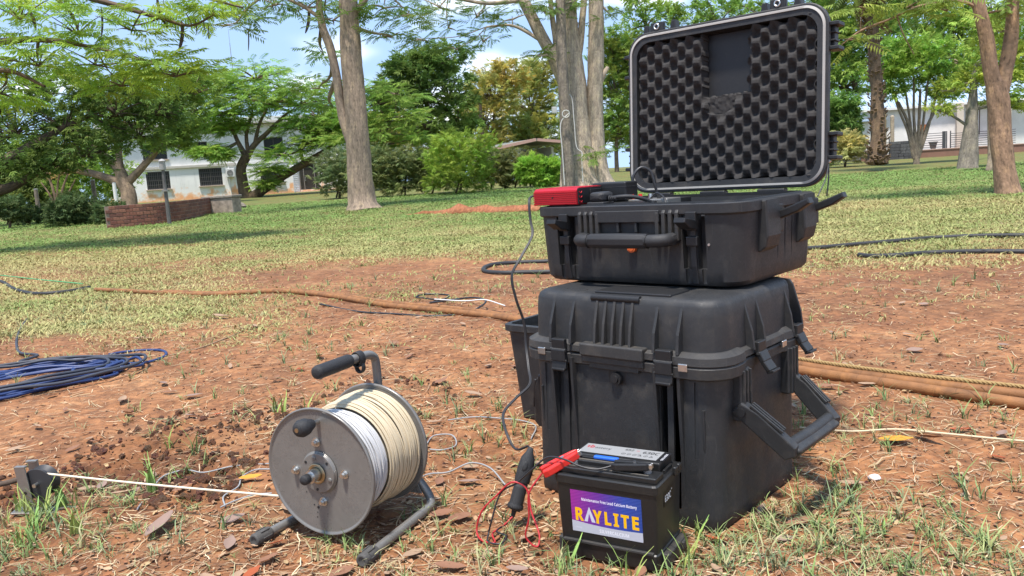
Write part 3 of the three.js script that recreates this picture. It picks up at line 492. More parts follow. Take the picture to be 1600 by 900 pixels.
tag(part('clip_lead', tube([onBat(0.02, 0.192, 0.058), onBat(-0.02, 0.186, 0.082), onBat(-0.06, 0.19, 0.088), onBat(-0.10, 0.198, 0.085), onBat(-0.15, 0.196, 0.08), onBat(-0.19, 0.17, 0.085), V(-0.02, 0.145, -1.98), V(-0.06, 0.12, -1.99), V(-0.09, 0.05, -1.98), V(-0.10, 0.016, -1.98), V(-0.10, 0.012, -1.94), V(-0.07, 0.012, -1.925), V(-0.055, 0.014, -1.96), V(-0.08, 0.012, -2.0), V(-0.05, 0.015, -2.04), V(-0.036, 0.024, -2.055)], 0.0024, 160, 7), M.wireBlack, scene), 'thin black lead running from the black clip over the battery to the lighter coupling', 'wire');
tag(part('clip_lead', tube([onBat(-0.158, 0.168, 0.098), onBat(-0.185, 0.13, 0.12), V(0.005, 0.085, -1.90), V(-0.005, 0.035, -1.90), V(0.02, 0.012, -1.895), V(0.028, 0.03, -1.91), V(0.012, 0.08, -1.95), V(0.002, 0.135, -1.97), V(-0.03, 0.148, -1.98), V(-0.075, 0.11, -1.99), V(-0.115, 0.07, -1.99), V(-0.13, 0.02, -1.985), V(-0.115, 0.011, -1.95), V(-0.085, 0.011, -1.935), V(-0.09, 0.011, -1.99), V(-0.06, 0.014, -2.03), V(-0.036, 0.026, -2.053)], 0.0024, 180, 7), M.redWire, scene), 'red lead looping from the red clip over the soil to the lighter coupling', 'wire');

// ---------------------------------------------------------------- cable reel
M.footCap = std({ color: lin(0.12, 0.115, 0.105), roughness: 0.75, map: withRepeat(T.stone, 8) });
{
  const R = 0.169, hw = 0.121, cy = 0.194;
  const o = thing('cable_reel', 'grey steel hand reel wound with white and cream cable, on a tube stand', 'cable reel', [-0.4664, 0, -2.1275], -0.4683);
  const along = (g) => g.rotateX(Math.PI / 2);    // lathe axis to z
  const disc = (z, s) => along(lathe([[0.0001, 0.0012], [R - 0.010, 0.0012], [R - 0.006, 0.003], [R - 0.003, 0.0062], [R, 0.0048], [R + 0.0012, 0.0015], [R, -0.0035], [R - 0.004, -0.004], [R - 0.008, -0.0018], [0.0001, -0.0012]], 96))[s < 0 ? 'rotateY' : 'clone'](s < 0 ? Math.PI : undefined).translate(0, cy, z);
  const f = part('front_flange', disc(hw, 1), M.reelPaint, o);
  part('rear_flange', disc(-hw, -1), M.reelPaint, o);
  part('axle', cyl(0.02, 0.02, 2 * hw + 0.03, 0, cy, -0.012, Math.PI / 2), M.zinc, o);
  const hub = part('hub_plate', [along(lathe([[0.0001, 0.012], [0.05, 0.012], [0.0525, 0.010], [0.0525, 0.006], [0.055, 0.006], [0.056, 0.004], [0.056, 0.001], [0.0001, 0.001]], 64)).translate(0, cy, hw)], M.reelPaint, o);
  part('hub_ring', along(lathe([[0.021, 0.012], [0.026, 0.013], [0.027, 0.016], [0.025, 0.018], [0.018, 0.018], [0.017, 0.013]], 40)).translate(0, cy, hw), M.brass, hub);
  part('shaft_end', [cyl(0.0165, 0.0165, 0.03, 0, cy, hw + 0.026, Math.PI / 2), cyl(0.0125, 0.0125, 0.02, 0, cy, hw + 0.045, Math.PI / 2)], M.steel, hub);
  part('shaft_cap', along(lathe([[0.0001, 0.02], [0.010, 0.0185], [0.0128, 0.014], [0.0128, 0.0], [0.0001, 0]], 28)).translate(0, cy, hw + 0.05), M.rubber, hub);
  for (let k = 0; k < 3; k++) { const a = k * 2.094 + 1.75; part('rivet', along(lathe([[0.0001, 0.0155], [0.0055, 0.015], [0.0062, 0.013], [0.0062, 0.011]], 16)).translate(0.041 * Math.cos(a), cy + 0.041 * Math.sin(a), hw), M.reelPaint, hub); }
  for (const a of [0.72, 2.5, 4.6]) part('screw_hole', cyl(0.0036, 0.0036, 0.002, 0.044 * Math.cos(a), cy + 0.044 * Math.sin(a), hw + 0.0122, Math.PI / 2, 0, 12), M.plasticDark, hub);
  for (let k = 0; k < 4; k++) {
    const a = k * Math.PI / 2 + 1.60, x = 0.079 * Math.cos(a), y = cy + 0.079 * Math.sin(a);
    part('bolt', [cyl(0.0088, 0.0088, 0.0075, x, y, hw + 0.0075, Math.PI / 2, 0, 6), cyl(0.0052, 0.0052, 0.014, x, y, hw + 0.009, Math.PI / 2, 0, 14), cyl(0.0118, 0.0118, 0.002, x, y, hw + 0.0025, Math.PI / 2, 0, 22)], M.steel, f);
  }
  for (const [x, y, r] of [[-0.018, -0.098, 0.0035], [-0.03, -0.092, 0.002], [-0.052, -0.06, 0.0017], [-0.022, -0.112, 0.0015], [-0.024, -0.125, 0.0017]]) part('drill_hole', cyl(r, r, 0.001, x, cy + y, hw + 0.0014, Math.PI / 2, 0, 12), M.plasticDark, f);
  { // crank knob near the flange's edge
    const x = 0.010, y = cy + 0.136, z = hw;
    part('crank_pin', cyl(0.0058, 0.0058, 0.04, x, y, z + 0.016, Math.PI / 2, 0, 14), M.steel, f);
    part('crank_knob', along(lathe([[0.0001, 0.082], [0.009, 0.082], [0.017, 0.078], [0.0225, 0.066], [0.0215, 0.050], [0.016, 0.036], [0.0125, 0.026], [0.0115, 0.024], [0.0001, 0.024]], 28)).translate(x, y, z), M.rubber, f);
    part('knob_screw', cyl(0.0058, 0.0058, 0.002, x, y, z + 0.0825, Math.PI / 2, 0, 14), M.brass, f);
  }
  // wound cable: turns laid side by side, uneven, cream at the back and white in front
  function turns(z0, z1, dia, rad, seed, r2) {
    const q = rng(seed), n = Math.round((z1 - z0) / (dia * 0.98)), list = [];
    for (let k = 0; k < n; k++) {
      const z = mix(z0, z1, (k + 0.5) / n), rr = rad(z), pts = [], a0 = q() * 6.28, w1 = (q() - 0.5) * 0.004, w2 = (q() - 0.5) * 0.0035;
      for (let i = 0; i < 40; i++) { const a = i / 40 * 2 * Math.PI, r = rr + (q() - 0.5) * 0.0007 + 0.0014 * Math.sin(a * 2 + a0); pts.push(V(r * Math.cos(a), cy + r * Math.sin(a), z + w1 * Math.sin(a + a0) + w2 * Math.sin(2 * a))); }
      const c = new THREE.CatmullRomCurve3(pts, true); list.push(new THREE.TubeGeometry(c, 72, dia / 2, 6, true));
    }
    // loose turns that cross over the layer
    for (let k = 0; k < r2; k++) {
      const zA = mix(z0, z1, q()), zB = clamp(zA + (q() - 0.5) * 0.06, z0 + 0.003, z1 - 0.003), a0 = q() * 6.28, pts = [];
      for (let i = 0; i < 40; i++) { const a = i / 40 * 2 * Math.PI, z = mix(zA, zB, 0.5 + 0.5 * Math.sin(a + a0)); const r = rad(z) + dia * 0.75; pts.push(V(r * Math.cos(a), cy + r * Math.sin(a), z)); }
      list.push(new THREE.TubeGeometry(new THREE.CatmullRomCurve3(pts, true), 72, dia / 2, 6, true));
    }
    return list;
  }
  const cream = std({ color: lin(0.62, 0.52, 0.36), roughness: 0.55, map: withRepeat(T.plaster, 3, 40) }), whiteC = std({ color: lin(0.50, 0.50, 0.495), roughness: 0.5 });
  const rr = (z) => 0.136 + 0.006 * noise.noise(z * 22, 1, 3) + 0.006 * ss(-0.02, -0.1, z);
  part('cream_cable', turns(-hw + 0.004, 0.016, 0.0052, (z) => rr(z) + 0.008, 5, 24), cream, o);
  part('white_cable', turns(0.016, hw - 0.004, 0.0052, rr, 9, 12), whiteC, o);
  part('drum', cyl(0.131, 0.131, 2 * hw - 0.004, 0, cy, 0, Math.PI / 2, 0, 48), std({ color: lin(0.3, 0.27, 0.2), roughness: 0.9 }), o);
  // stand: two bent tubes joined behind the reel, feet with end caps, upright with handle
  const tr = 0.0125;
  for (const s of [-1, 1]) {
    part('stand_leg', tube([V(s * 0.172, 0.0175, 0.195), V(s * 0.165, 0.0165, 0.06), V(s * 0.158, 0.0165, -0.10), V(s * 0.154, 0.017, -0.135), V(s * 0.148, 0.024, -0.152), V(s * 0.135, 0.045, -0.158), V(s * 0.085, 0.115, -0.150), V(s * 0.03, 0.19, -0.144), V(s * 0.012, 0.25, -0.142)], tr, 70, 14), M.reelPaint, o);
    part('foot_cap', along(lathe([[0.0001, 0.004], [0.009, 0.004], [0.0105, 0.007], [0.0155, 0.006], [0.0172, 0.002], [0.0172, -0.045], [0.016, -0.05], [0.0135, -0.052], [0.0001, -0.052]], 24)).rotateY(s * 0.05).translate(s * 0.1725, 0.0175, 0.199), M.footCap, o);
    part('foot_rib', [0, 1, 2, 3, 4, 5].map((k) => { const a = k * 1.047; return box(0.004, 0.004, 0.03, s * 0.171 + 0.0172 * Math.cos(a), 0.0185 + 0.0172 * Math.sin(a), 0.172, 0.001, 0, s * 0.05); }), M.footCap, o);
  }
  part('back_plate', prism([[-0.13, 0.05], [0.13, 0.05], [0.12, 0.075], [0.05, 0.17], [0.03, 0.24], [-0.03, 0.24], [-0.05, 0.17], [-0.12, 0.075]], 0.004, 0.001).translate(0, 0, -0.137), M.reelPaint, o);
  part('handle_tube', tube([V(0.0, 0.18, -0.150), V(0.0, 0.30, -0.152), V(0.0, 0.402, -0.153), V(0.0, 0.430, -0.148), V(0.0, 0.443, -0.128), V(0.0, 0.447, -0.10), V(0.0, 0.449, 0.0)], 0.0125, 60, 14), M.reelPaint, o);
  part('handle_grip', along(lathe([[0.0001, 0.075], [0.010, 0.0745], [0.0165, 0.070], [0.0185, 0.062], [0.0182, -0.06], [0.0170, -0.066], [0.0001, -0.067]], 24)).translate(0, 0.449, 0.03), M.rubber, o);
  part('strap', [along(lathe([[0.0135, -0.011], [0.0165, -0.011], [0.0165, 0.011], [0.0135, 0.011], [0.0135, -0.011]], 28)).scale(1.05, 1.35, 1).translate(0, 0.444, -0.075), new THREE.TorusGeometry(0.012, 0.003, 8, 24).scale(1, 1.2, 3).translate(0.004, 0.422, -0.075)], M.rubber, o);
}
// taut line from the reel to the pulley, the pulley, and the line that goes on
const pul = G(70, 800), pulTop = at(52, 738, 2.50);
{
  const reelPt = at(448, 776, 2.20);
  tag(part('taut_line', tube([pulTop.clone(), pulTop.clone().lerp(reelPt, 0.5).add(V(0, -0.003, 0)), reelPt], 0.0033, 30, 8), std({ color: lin(0.72, 0.62, 0.46), roughness: 0.6 }), scene), 'pale taut line stretched from the pulley to the cable reel', 'line');
  const dir = Math.atan2(reelPt.x - pulTop.x, reelPt.z - pulTop.z) - Math.PI / 2 ;
  const c = V(pulTop.x - 0.01, height(pulTop.x, pulTop.z), pulTop.z + 0.0), h = pulTop.y - c.y + 0.012;
  const o = thing('pulley_block', 'small black pulley wheel in an upright zinc bracket at the dug soil', 'pulley', c.toArray(), dir + 0.25);
  for (const s of [-1, 1]) { const b = part('side_plate', [box(0.034, h + 0.05, 0.005, 0, h / 2 - 0.008, s * 0.03, 0.001, 0, 0, 0.10), box(0.034, 0.006, 0.014, -0.008, h + 0.015, s * 0.026, 0.001)], M.zinc, o); part('bolt_hole', [cyl(0.005, 0.005, 0.006, 0, h * 0.5, s * 0.03, Math.PI / 2, 0, 12)], M.plasticDark, b); }
  part('wheel', place(lathe([[0.0001, 0.021], [0.046, 0.021], [0.048, 0.018], [0.036, 0.006], [0.036, -0.006], [0.048, -0.018], [0.046, -0.021], [0.0001, -0.021]], 36).rotateX(Math.PI / 2), 0.034, h - 0.042, 0), std({ color: lin(0.03, 0.03, 0.032), roughness: 0.5 }), o);
  part('axle', cyl(0.006, 0.006, 0.075, 0.034, h - 0.042, 0, Math.PI / 2, 0, 12), M.steel, o);
  part('foot_plate', [box(0.17, 0.006, 0.05, 0.05, 0.008, 0.03, 0.001, 0, 0.2, -0.1)], M.zinc, o);
  tag(part('dark_rope', tube([pulTop.clone().add(V(0.01, -0.004, -0.01)), at(20, 752, 2.53), at(-40, 766, 2.5), at(-120, 790, 2.45)], 0.0085, 24, 8), std({ color: lin(0.10, 0.07, 0.05), roughness: 0.9, bumpMap: withRepeat(T.fineBump, 30), bumpScale: 0.001 }), scene), 'dark weathered rope running off from the pulley', 'rope');
}
// black crate behind the large case
{
  const o = thing('plastic_crate', 'open black plastic crate standing behind the large transit case', 'crate', [0.196, 0, -3.0], -0.70);
  const rimY = 0.36;
  part('tub', carve(hull([[0, 0.30, 0.22, 0.02], [0.006, 0.31, 0.23, 0.024], [rimY, 0.365, 0.28, 0.03]], {}), [hull([[0.012, 0.30, 0.22, 0.02], [rimY + 0.1, 0.367, 0.28, 0.028]], {})]), M.plastic, o);
  part('rim', carve(hull([[rimY - 0.022, 0.372, 0.287, 0.032], [rimY - 0.018, 0.388, 0.303, 0.036], [rimY + 0.004, 0.388, 0.303, 0.036], [rimY + 0.006, 0.382, 0.297, 0.034]], { crease: 0.4 }), [hull([[0, 0.348, 0.265, 0.028], [0.5, 0.348, 0.265, 0.028]])]), M.plastic, o);
  part('lug', [box(0.03, 0.03, 0.05, -0.178, 0.25, 0.02, 0.006)], M.plasticDark, o);
}
// cables, hoses and pipes on the ground: traced where they touch it
function lay(pixels, r, lift = 0) { return pixels.map(([x, y, u = 0]) => G(x, y, 0).add(V(0, r * 0.7 + lift + u, 0))); }
const brownPipe = std({ color: lin(0.38, 0.185, 0.072), roughness: 0.75, map: withRepeat(T.bark, 1.4), bumpMap: withRepeat(T.fineBump, 5), bumpScale: 0.0008 });
const hoseM = std({ color: lin(0.035, 0.036, 0.038), roughness: 0.6, map: withRepeat(T.scuff, 4) });
const pipeNear = lay([[150, 455], [250, 460], [330, 463], [430, 458], [520, 466], [600, 480], [700, 490], [800, 502], [900, 520], [1000, 540], [1150, 568], [1280, 590], [1450, 616], [1620, 642], [1750, 662]], 0.024);
const pipeFar = pipeNear.slice(1).map((p, i) => { const a = pipeNear[i], b = pipeNear[Math.min(i + 2, pipeNear.length - 1)], d = b.clone().sub(a).setY(0).normalize(), w = 0.056 + 0.016 * Math.sin(i * 1.7); const x = p.x + d.z * w, z = p.z - d.x * w; return V(x, height(x, z) + 0.018 + (i > 8 ? 0.008 : 0), z); });
tag(part('brown_pipe', tube(pipeNear, 0.022, 220, 12), brownPipe, scene), 'muddy brown flexible pipe lying nearer the reel, along a second pipe', 'pipe', 'muddy pipes across the soil');
tag(part('brown_pipe', tube(pipeFar, 0.022, 220, 12), brownPipe, scene), 'muddy brown flexible pipe lying beyond the other, with rope along it', 'pipe', 'muddy pipes across the soil');
{ // twisted rope that lies on the far pipe
  const P = new THREE.CatmullRomCurve3(pipeFar.slice(7).map((p) => p.clone().add(V(0.004, 0.028, -0.006))), false, 'centripetal'), list = [], L = P.getLength();
  for (let s = 0; s < 3; s++) { const pts = []; for (let i = 0; i <= 260; i++) { const t = i / 260, p = P.getPointAt(t), a = t * L / 0.045 * 2 * Math.PI + s * 2.094; pts.push(p.clone().add(V(0, Math.cos(a) * 0.0045, Math.sin(a) * 0.0045))); } list.push(new THREE.TubeGeometry(new THREE.CatmullRomCurve3(pts), 520, 0.0048, 5)); }
  tag(part('twisted_rope', list, std({ color: lin(0.33, 0.22, 0.09), roughness: 0.9 }), scene), 'twisted yellow brown rope resting on the muddy pipe', 'rope');
}
tag(part('black_hose', tube(lay([[1220, 393], [1285, 389], [1340, 384], [1400, 379], [1460, 374], [1530, 371], [1640, 370], [1760, 368]], 0.022), 0.022, 90, 10), hoseM, scene), 'long black hose on the dry grass edge, passing the other hose', 'hose', 'black hoses on the soil');
tag(part('black_hose', tube(lay([[1342, 401], [1360, 403], [1400, 402], [1450, 398], [1530, 396], [1640, 397], [1760, 399]], 0.022), 0.022, 90, 10), hoseM, scene), 'black hose with a free end lying on the bare soil', 'hose', 'black hoses on the soil');
tag(part('black_hose', tube(lay([[960, 408], [900, 409], [850, 411], [800, 413], [770, 416], [757, 421], [760, 427], [785, 429], [830, 428], [900, 427], [960, 427]], 0.022), 0.022, 90, 10), hoseM, scene), 'black hose bent in a loop on the soil behind the crate', 'hose', 'black hoses on the soil');
tag(part('dark_cable', tube(lay([[-60, 430], [0, 441], [30, 456], [70, 461], [110, 457], [140, 451]], 0.02), 0.02, 60, 8), hoseM, scene), 'dark cable on the dry grass leading to the brown pipe', 'cable');
tag(part('green_cord', tube(lay([[-60, 428], [0, 433], [60, 440], [130, 447]], 0.008, 0.02), 0.007, 40, 6), std({ color: lin(0.07, 0.30, 0.12), roughness: 0.7 }), scene), 'thin green cord lying on the dry grass', 'cord');
tag(part('thin_cable', tube(lay([[500, 476], [560, 488], [620, 492], [680, 495], [730, 490], [760, 484, 0.05], [742, 477, 0.05], [700, 474, 0.02], [670, 468], [650, 465], [662, 461], [700, 462], [690, 470], [672, 474], [720, 479, 0.05]], 0.008), 0.007, 120, 6), M.wireBlack, scene), 'thin black cable curling over the muddy pipes', 'cable');
tag(part('thin_cable', tube(lay([[680, 481, 0.06], [730, 484, 0.06], [755, 482, 0.06], [790, 492, 0.06]], 0.004), 0.004, 40, 6), M.white, scene), 'white wire lying on the muddy pipes', 'cable');
{ // blue cable coil
  const q = rng(3), blue = std({ color: lin(0.016, 0.036, 0.125), roughness: 0.45 }), pts = [], dark = std({ color: lin(0.035, 0.04, 0.055), roughness: 0.6 }), pts2 = [];
  const c = V(-2.62, 0, -4.12);
  for (let i = 0; i < 9 * 22; i++) { const a = i / 22 * 2 * Math.PI, k = Math.floor(i / 22), w = 0.5 + 0.5 * Math.sin(i * 0.11); const rx = 0.42 + 0.22 * noise.noise(k * 0.9, a * 0.12, 1), rz = 0.30 + 0.18 * noise.noise(k * 0.7 + 5, a * 0.12, 2); const x = c.x + 0.25 * noise.noise(k * 1.3, 2, 0) + Math.cos(a) * rx, z = c.z + 0.15 * noise.noise(k * 1.1, 7, 0) - Math.sin(a) * rz * 1.15 + Math.cos(a) * -0.22; pts.push(ground(x, z, 0.012 + 0.03 * w * q())); }
  pts.push(...lay([[180, 572], [230, 568], [260, 556], [250, 549], [200, 551], [170, 556]], 0.01));
  tag(part('blue_cable', tube(pts, 0.0085, 900, 7), blue, scene), 'loose coil of blue cable spread over the soil', 'cable');
  for (let i = 0; i < 3 * 20; i++) { const a = i / 20 * 2 * Math.PI + 2, k = Math.floor(i / 20); pts2.push(ground(c.x - 0.1 + Math.cos(a) * (0.5 + 0.1 * k), c.z - 0.02 - Math.sin(a) * (0.33 + 0.05 * k) - Math.cos(a) * 0.2, 0.035 + 0.02 * q())); }
  pts2.push(...lay([[60, 562, 0.02], [34, 556, 0.01], [26, 540, 0], [30, 520, 0], [42, 500, 0]], 0.01));
  tag(part('dark_cable', tube(pts2, 0.0085, 320, 7), dark, scene), 'dark cable tangled in the blue coil', 'cable');
}
tag(part('thin_twig', tube(lay([[265, 556], [310, 545], [350, 530], [378, 518], [372, 508]], 0.004), 0.004, 40, 5), std({ color: lin(0.3, 0.2, 0.12), roughness: 1 }), scene), 'thin brown twig lying beyond the blue coil', 'twig');
// thin grey wires round the reel and the cases
for (const [label, px] of [['thin grey wire trailing from under the reel towards the pulley', [[215, 800], [240, 765], [262, 745], [290, 738], [320, 742], [360, 733], [425, 728]]],
  ['thin grey wire bent in a hook beside the reel', [[352, 795], [350, 780], [372, 765], [380, 748], [400, 738], [425, 737]]],
  ['short grey wire curling out under the reel flange', [[425, 775], [395, 778], [365, 788], [345, 797]]],
  ['grey wire looping on the litter between reel and cases', [[665, 700], [680, 684], [705, 683], [712, 700], [690, 707], [672, 706]]],
  ['grey wire arching over the litter to the lighter coupling', [[640, 760], [670, 745], [700, 742], [735, 737, 0.02], [765, 744, 0.02], [790, 762]]],
  ['pale grey wire crossing the soil behind the lighter coupling', [[700, 660], [740, 655], [780, 657], [812, 660], [836, 668], [830, 690]]],
  ['pale straw-coloured twine stretched over the soil beside the large case', [[1250, 672], [1330, 678], [1400, 675], [1480, 682], [1560, 690], [1680, 700]]]]) {
  tag(part('thin_wire', tube(lay(px, 0.004, 0.006), label.includes('twine') ? 0.0035 : 0.0026, 60, 6), label.includes('twine') ? std({ color: lin(0.6, 0.5, 0.33), roughness: 0.9 }) : label.includes('white') ? M.white : M.wireGrey, scene), label, label.includes('twine') ? 'twine' : 'wire');
}
tag(part('hanging_wire', tube([up(-0.36, 0.15, -0.02), up(-0.375, 0.08, -0.02), up(-0.372, -0.02, -0.02), up(-0.36, -0.12, -0.03), up(-0.34, -0.3, 0.0), up(-0.345, -0.5, 0.08), up(-0.37, -0.572, 0.12)], 0.0026, 40, 6), M.wireGrey, scene), 'thin grey wire hanging down beside the stacked cases', 'wire');
tag(part('paper_scrap', (() => { const g = new THREE.PlaneGeometry(0.16, 0.11, 8, 6).rotateX(-Math.PI / 2), p = g.attributes.position; for (let i = 0; i < p.count; i++) p.setY(i, 0.012 + 0.012 * Math.sin(p.getX(i) * 22) + 0.006 * Math.cos(p.getZ(i) * 40)); g.computeVertexNormals(); const c = G(1650, 846); return g.rotateY(0.7).translate(c.x, c.y, c.z); })(), M.white, scene), 'white paper scrap lying on the soil far from the cases', 'paper');
tag(part('paper_scrap', (() => { const g = new THREE.IcosahedronGeometry(0.018, 1), p = g.attributes.position; for (let i = 0; i < p.count; i++) p.setY(i, p.getY(i) * 0.4 + 0.004 * noise.noise(p.getX(i) * 90, 1, p.getZ(i) * 90)); g.computeVertexNormals(); const c = G(1366, 746, 0.006); return g.translate(c.x, c.y, c.z); })(), M.white, scene), 'small crumpled white scrap on the soil beside the large case', 'paper');
// ---------------------------------------------------------------- ground
// how much of the ground is grass (0 bare soil .. 1 lawn) and how green it is
function cover(x, z) {
  const d = -z, n = fbm3(x * 0.33, 4.4, z * 0.33, 4), n2 = fbm3(x * 1.3, 9.1, z * 1.3, 3), s = x / Math.max(d, 0.5);
  let lawn = ss(6.8, 11.0, d + n * 5 + n2 * 1.5 + clamp(s * 4, -1, 2.2));
  // dry grass on the left, in front of the pipe
  lawn = Math.max(lawn, 0.8 * ss(4.6, 6.2, d + n2 * 2 + n * 2) * ss(-0.20, -0.42, s + n * 0.15) * (1 - 0.5 * ss(9, 10, d)));
  // bare patches
  const bare = (a, b, rx, rz) => Math.exp(-Math.pow(Math.hypot((x - a) / rx, (z - b) / rz), 2) * 1.4);
  lawn *= 1 - clamp(1.05 * bare(-1.6, -8.6, 2.6, 1.5) + 0.9 * bare(1, -7.4, 3.4, 1.3) + 0.8 * bare(-4.2, -11.2, 2.2, 1.1) + 0.5 * bare(-7, -15, 4, 1.4));
  if (d < 5) lawn *= ss(3.2, 5, d);
  const green = clamp(0.26 + 1.0 * n + 0.5 * n2 + 0.5 * ss(10, 19, d) + 0.45 * ss(18, 27, d) + 0.18 * ss(0.05, 0.3, s) * ss(12, 20, d));
  return [clamp(lawn), green];
}
const soilMat = std({ vertexColors: true, map: withRepeat(T.soil, 0.8), bumpMap: withRepeat(T.soilBump, 1.6), bumpScale: 0.012, roughness: 1 });
{
  const rs = [0]; for (let r = 0.35; r < 420; r *= r < 6 ? 1.0075 : r < 40 ? 1.016 : 1.05) rs.push(r);
  const as = []; for (let i = 0; i < 520; i++) as.push(-1.05 + 2.1 * i / 520); for (let i = 0; i < 70; i++) as.push(1.05 + (2 * Math.PI - 2.1) * i / 70);
  const m = as.length, pos = [0, height(0, 0), 0], col = [0.24, 0.11, 0.06], uv = [0, 0], idx = [];
  for (let k = 1; k < rs.length; k++) for (let i = 0; i < m; i++) {
    const a = as[i], r = rs[k], x = r * Math.sin(a), z = -r * Math.cos(a);
    pos.push(x, height(x, z), z); uv.push(x, z);
    const [lawn, green] = cover(x, z), n = fbm3(x * 0.8, 1.5, z * 0.8, 4), m2 = fbm3(x * 3.1, 6.5, z * 3.1, 3);
    const dark = clamp(0.5 + 1.3 * n), pale = clamp(m2 * 1.6 + 0.2);
    const s = [mix(0.385, 0.25, dark) + 0.035 * pale, mix(0.19, 0.116, dark) + 0.036 * pale, mix(0.080, 0.047, dark) + 0.022 * pale];
    if (r < 6) for (const [a2, b2, q] of pits) { const e = Math.exp(-Math.pow(Math.hypot(x - a2, z - b2) / q, 2)); s[0] *= 1 - 0.45 * e; s[1] *= 1 - 0.5 * e; s[2] *= 1 - 0.5 * e; }   // dug soil coloured darker towards the middle of each pit
    const gcol = [mix(0.36, 0.14, green), mix(0.295, 0.235, green), mix(0.12, 0.045, green)];
    const k2 = clamp(lawn * (0.75 + 0.5 * m2));
    for (let c = 0; c < 3; c++) col.push(mix(s[c], gcol[c], k2));
  }
  for (let i = 0; i < m; i++) idx.push(0, 1 + i, 1 + (i + 1) % m);
  for (let k = 1; k < rs.length - 1; k++) for (let i = 0; i < m; i++) { const j = (i + 1) % m, a = 1 + (k - 1) * m + i, b = 1 + (k - 1) * m + j, c = a + m, e = b + m; idx.push(a, c, b, b, c, e); }
  const g = new THREE.BufferGeometry(); g.setAttribute('position', new THREE.Float32BufferAttribute(pos, 3)); g.setAttribute('color', new THREE.Float32BufferAttribute(col, 3)); g.setAttribute('uv', new THREE.Float32BufferAttribute(uv, 2)); g.setIndex(idx); g.computeVertexNormals();
  if (g.attributes.normal.getY(5000) < 0) { for (let i = 0; i < idx.length; i += 3) { const t = idx[i]; idx[i] = idx[i + 1]; idx[i + 1] = t; } g.setIndex(idx); g.computeVertexNormals(); }
  structure('ground', g, soilMat, 'red brown soil with dry grass and lawn');
}

// ---------------------------------------------------------------- litter and grass: real blades, straws, leaves and crumbs
const dummy = new THREE.Object3D(), tint = new THREE.Color();
function scatter(name, geo, material, list, label, category) { // list of {p, r:[x,y,z], s, c}
  const im = new THREE.InstancedMesh(geo, material, list.length); im.name = numbered(name); im.castShadow = im.receiveShadow = true;
  list.forEach((e, i) => { dummy.position.copy(e.p); dummy.rotation.set(...e.r); typeof e.s === 'number' ? dummy.scale.setScalar(e.s) : dummy.scale.set(...e.s); dummy.updateMatrix(); im.setMatrixAt(i, dummy.matrix); im.setColorAt(i, tint.setRGB(...e.c)); });
  scene.add(im); return stuff(im, label, category);
}
function ribbon(pts, w, taper = 0.15) { // a flat blade along points, width across x
  const pos = [], idx = [], n = pts.length; pts.forEach(([x, y, z], i) => { const k = w / 2 * mix(1, taper, Math.pow(i / (n - 1), 1.5)) * (i === 0 ? 0.75 : 1); pos.push(x - k, y, z, x + k, y + 0.15 * k, z); });
  for (let i = 0; i < n - 1; i++) { const a = i * 2; idx.push(a, a + 1, a + 2, a + 1, a + 3, a + 2); }
  const g = new THREE.BufferGeometry(); g.setAttribute('position', new THREE.Float32BufferAttribute(pos, 3)); g.setIndex(idx); g.computeVertexNormals(); return g.toNonIndexed();
}
function tuft(n, h, w, spread, seed, flop = 1) { // a small clump of grass blades of unequal length and bend
  const q = rng(seed), list = [];
  for (let k = 0; k < n; k++) { const L = h * (0.45 + 0.75 * q()), b = flop * L * (0.25 + 0.8 * q()), pts = []; for (let i = 0; i < 4; i++) { const t = i / 3; pts.push([0.1 * L * (q() - 0.5) * t, L * (t - 0.35 * flop * t * t), b * t * t]); } const g = ribbon(pts, w * (0.6 + 0.7 * q())); g.rotateY(q() * 6.283); g.translate((q() - 0.5) * spread, -0.004, (q() - 0.5) * spread); list.push(g); }
  return mergeGeometries(list);
}
function deadLeaf(seed, L = 1, w = 0.42) { // a curled, pointed leaf
  const q = rng(seed), n = 6, m = 4, pos = [], idx = [], cu = 0.15 + 0.5 * q(), tw = (q() - 0.5) * 0.8;
  for (let i = 0; i <= n; i++) { const t = i / n, ww = w * Math.pow(Math.sin(Math.PI * clamp(t * 0.94 + 0.03)), 0.75) * (1 + 0.25 * (q() - 0.5)); for (let j = 0; j <= m; j++) { const u = j / m * 2 - 1, a = tw * (t - 0.5); const x = u * ww / 2, y = cu * (0.35 * u * u * ww + 0.5 * (t - 0.5) * (t - 0.5)) + 0.05 * (q() - 0.5) * ww; pos.push(x * Math.cos(a), y + x * Math.sin(a), (t - 0.5) * L); } }
  for (let i = 0; i < n; i++) for (let j = 0; j < m; j++) { const a = i * (m + 1) + j, b = a + 1, c = a + m + 1, d = c + 1; idx.push(a, c, b, b, c, d); }
  const g = new THREE.BufferGeometry(); g.setAttribute('position', new THREE.Float32BufferAttribute(pos, 3)); g.setIndex(idx); g.computeVertexNormals(); return g;
}
const leafy = (o) => phys({ roughness: 0.9, transmission: 0.3, thickness: 0, specularIntensity: 0.3, ...o });
const blocked = (x, z) => { // under the things that stand on the ground
  const t = (c, w, d) => { const k = Math.cos(c.turn), s = Math.sin(c.turn), dx = x - c.x, dz = z - c.z; return Math.abs(k * dx - s * dz) < w / 2 && Math.abs(s * dx + k * dz) < d / 2; };
  return t(lowC, 0.62, 0.51) || t(bat, 0.29, 0.18) || t({ x: 0.196, z: -3.0, turn: -0.70 }, 0.33, 0.25);
};
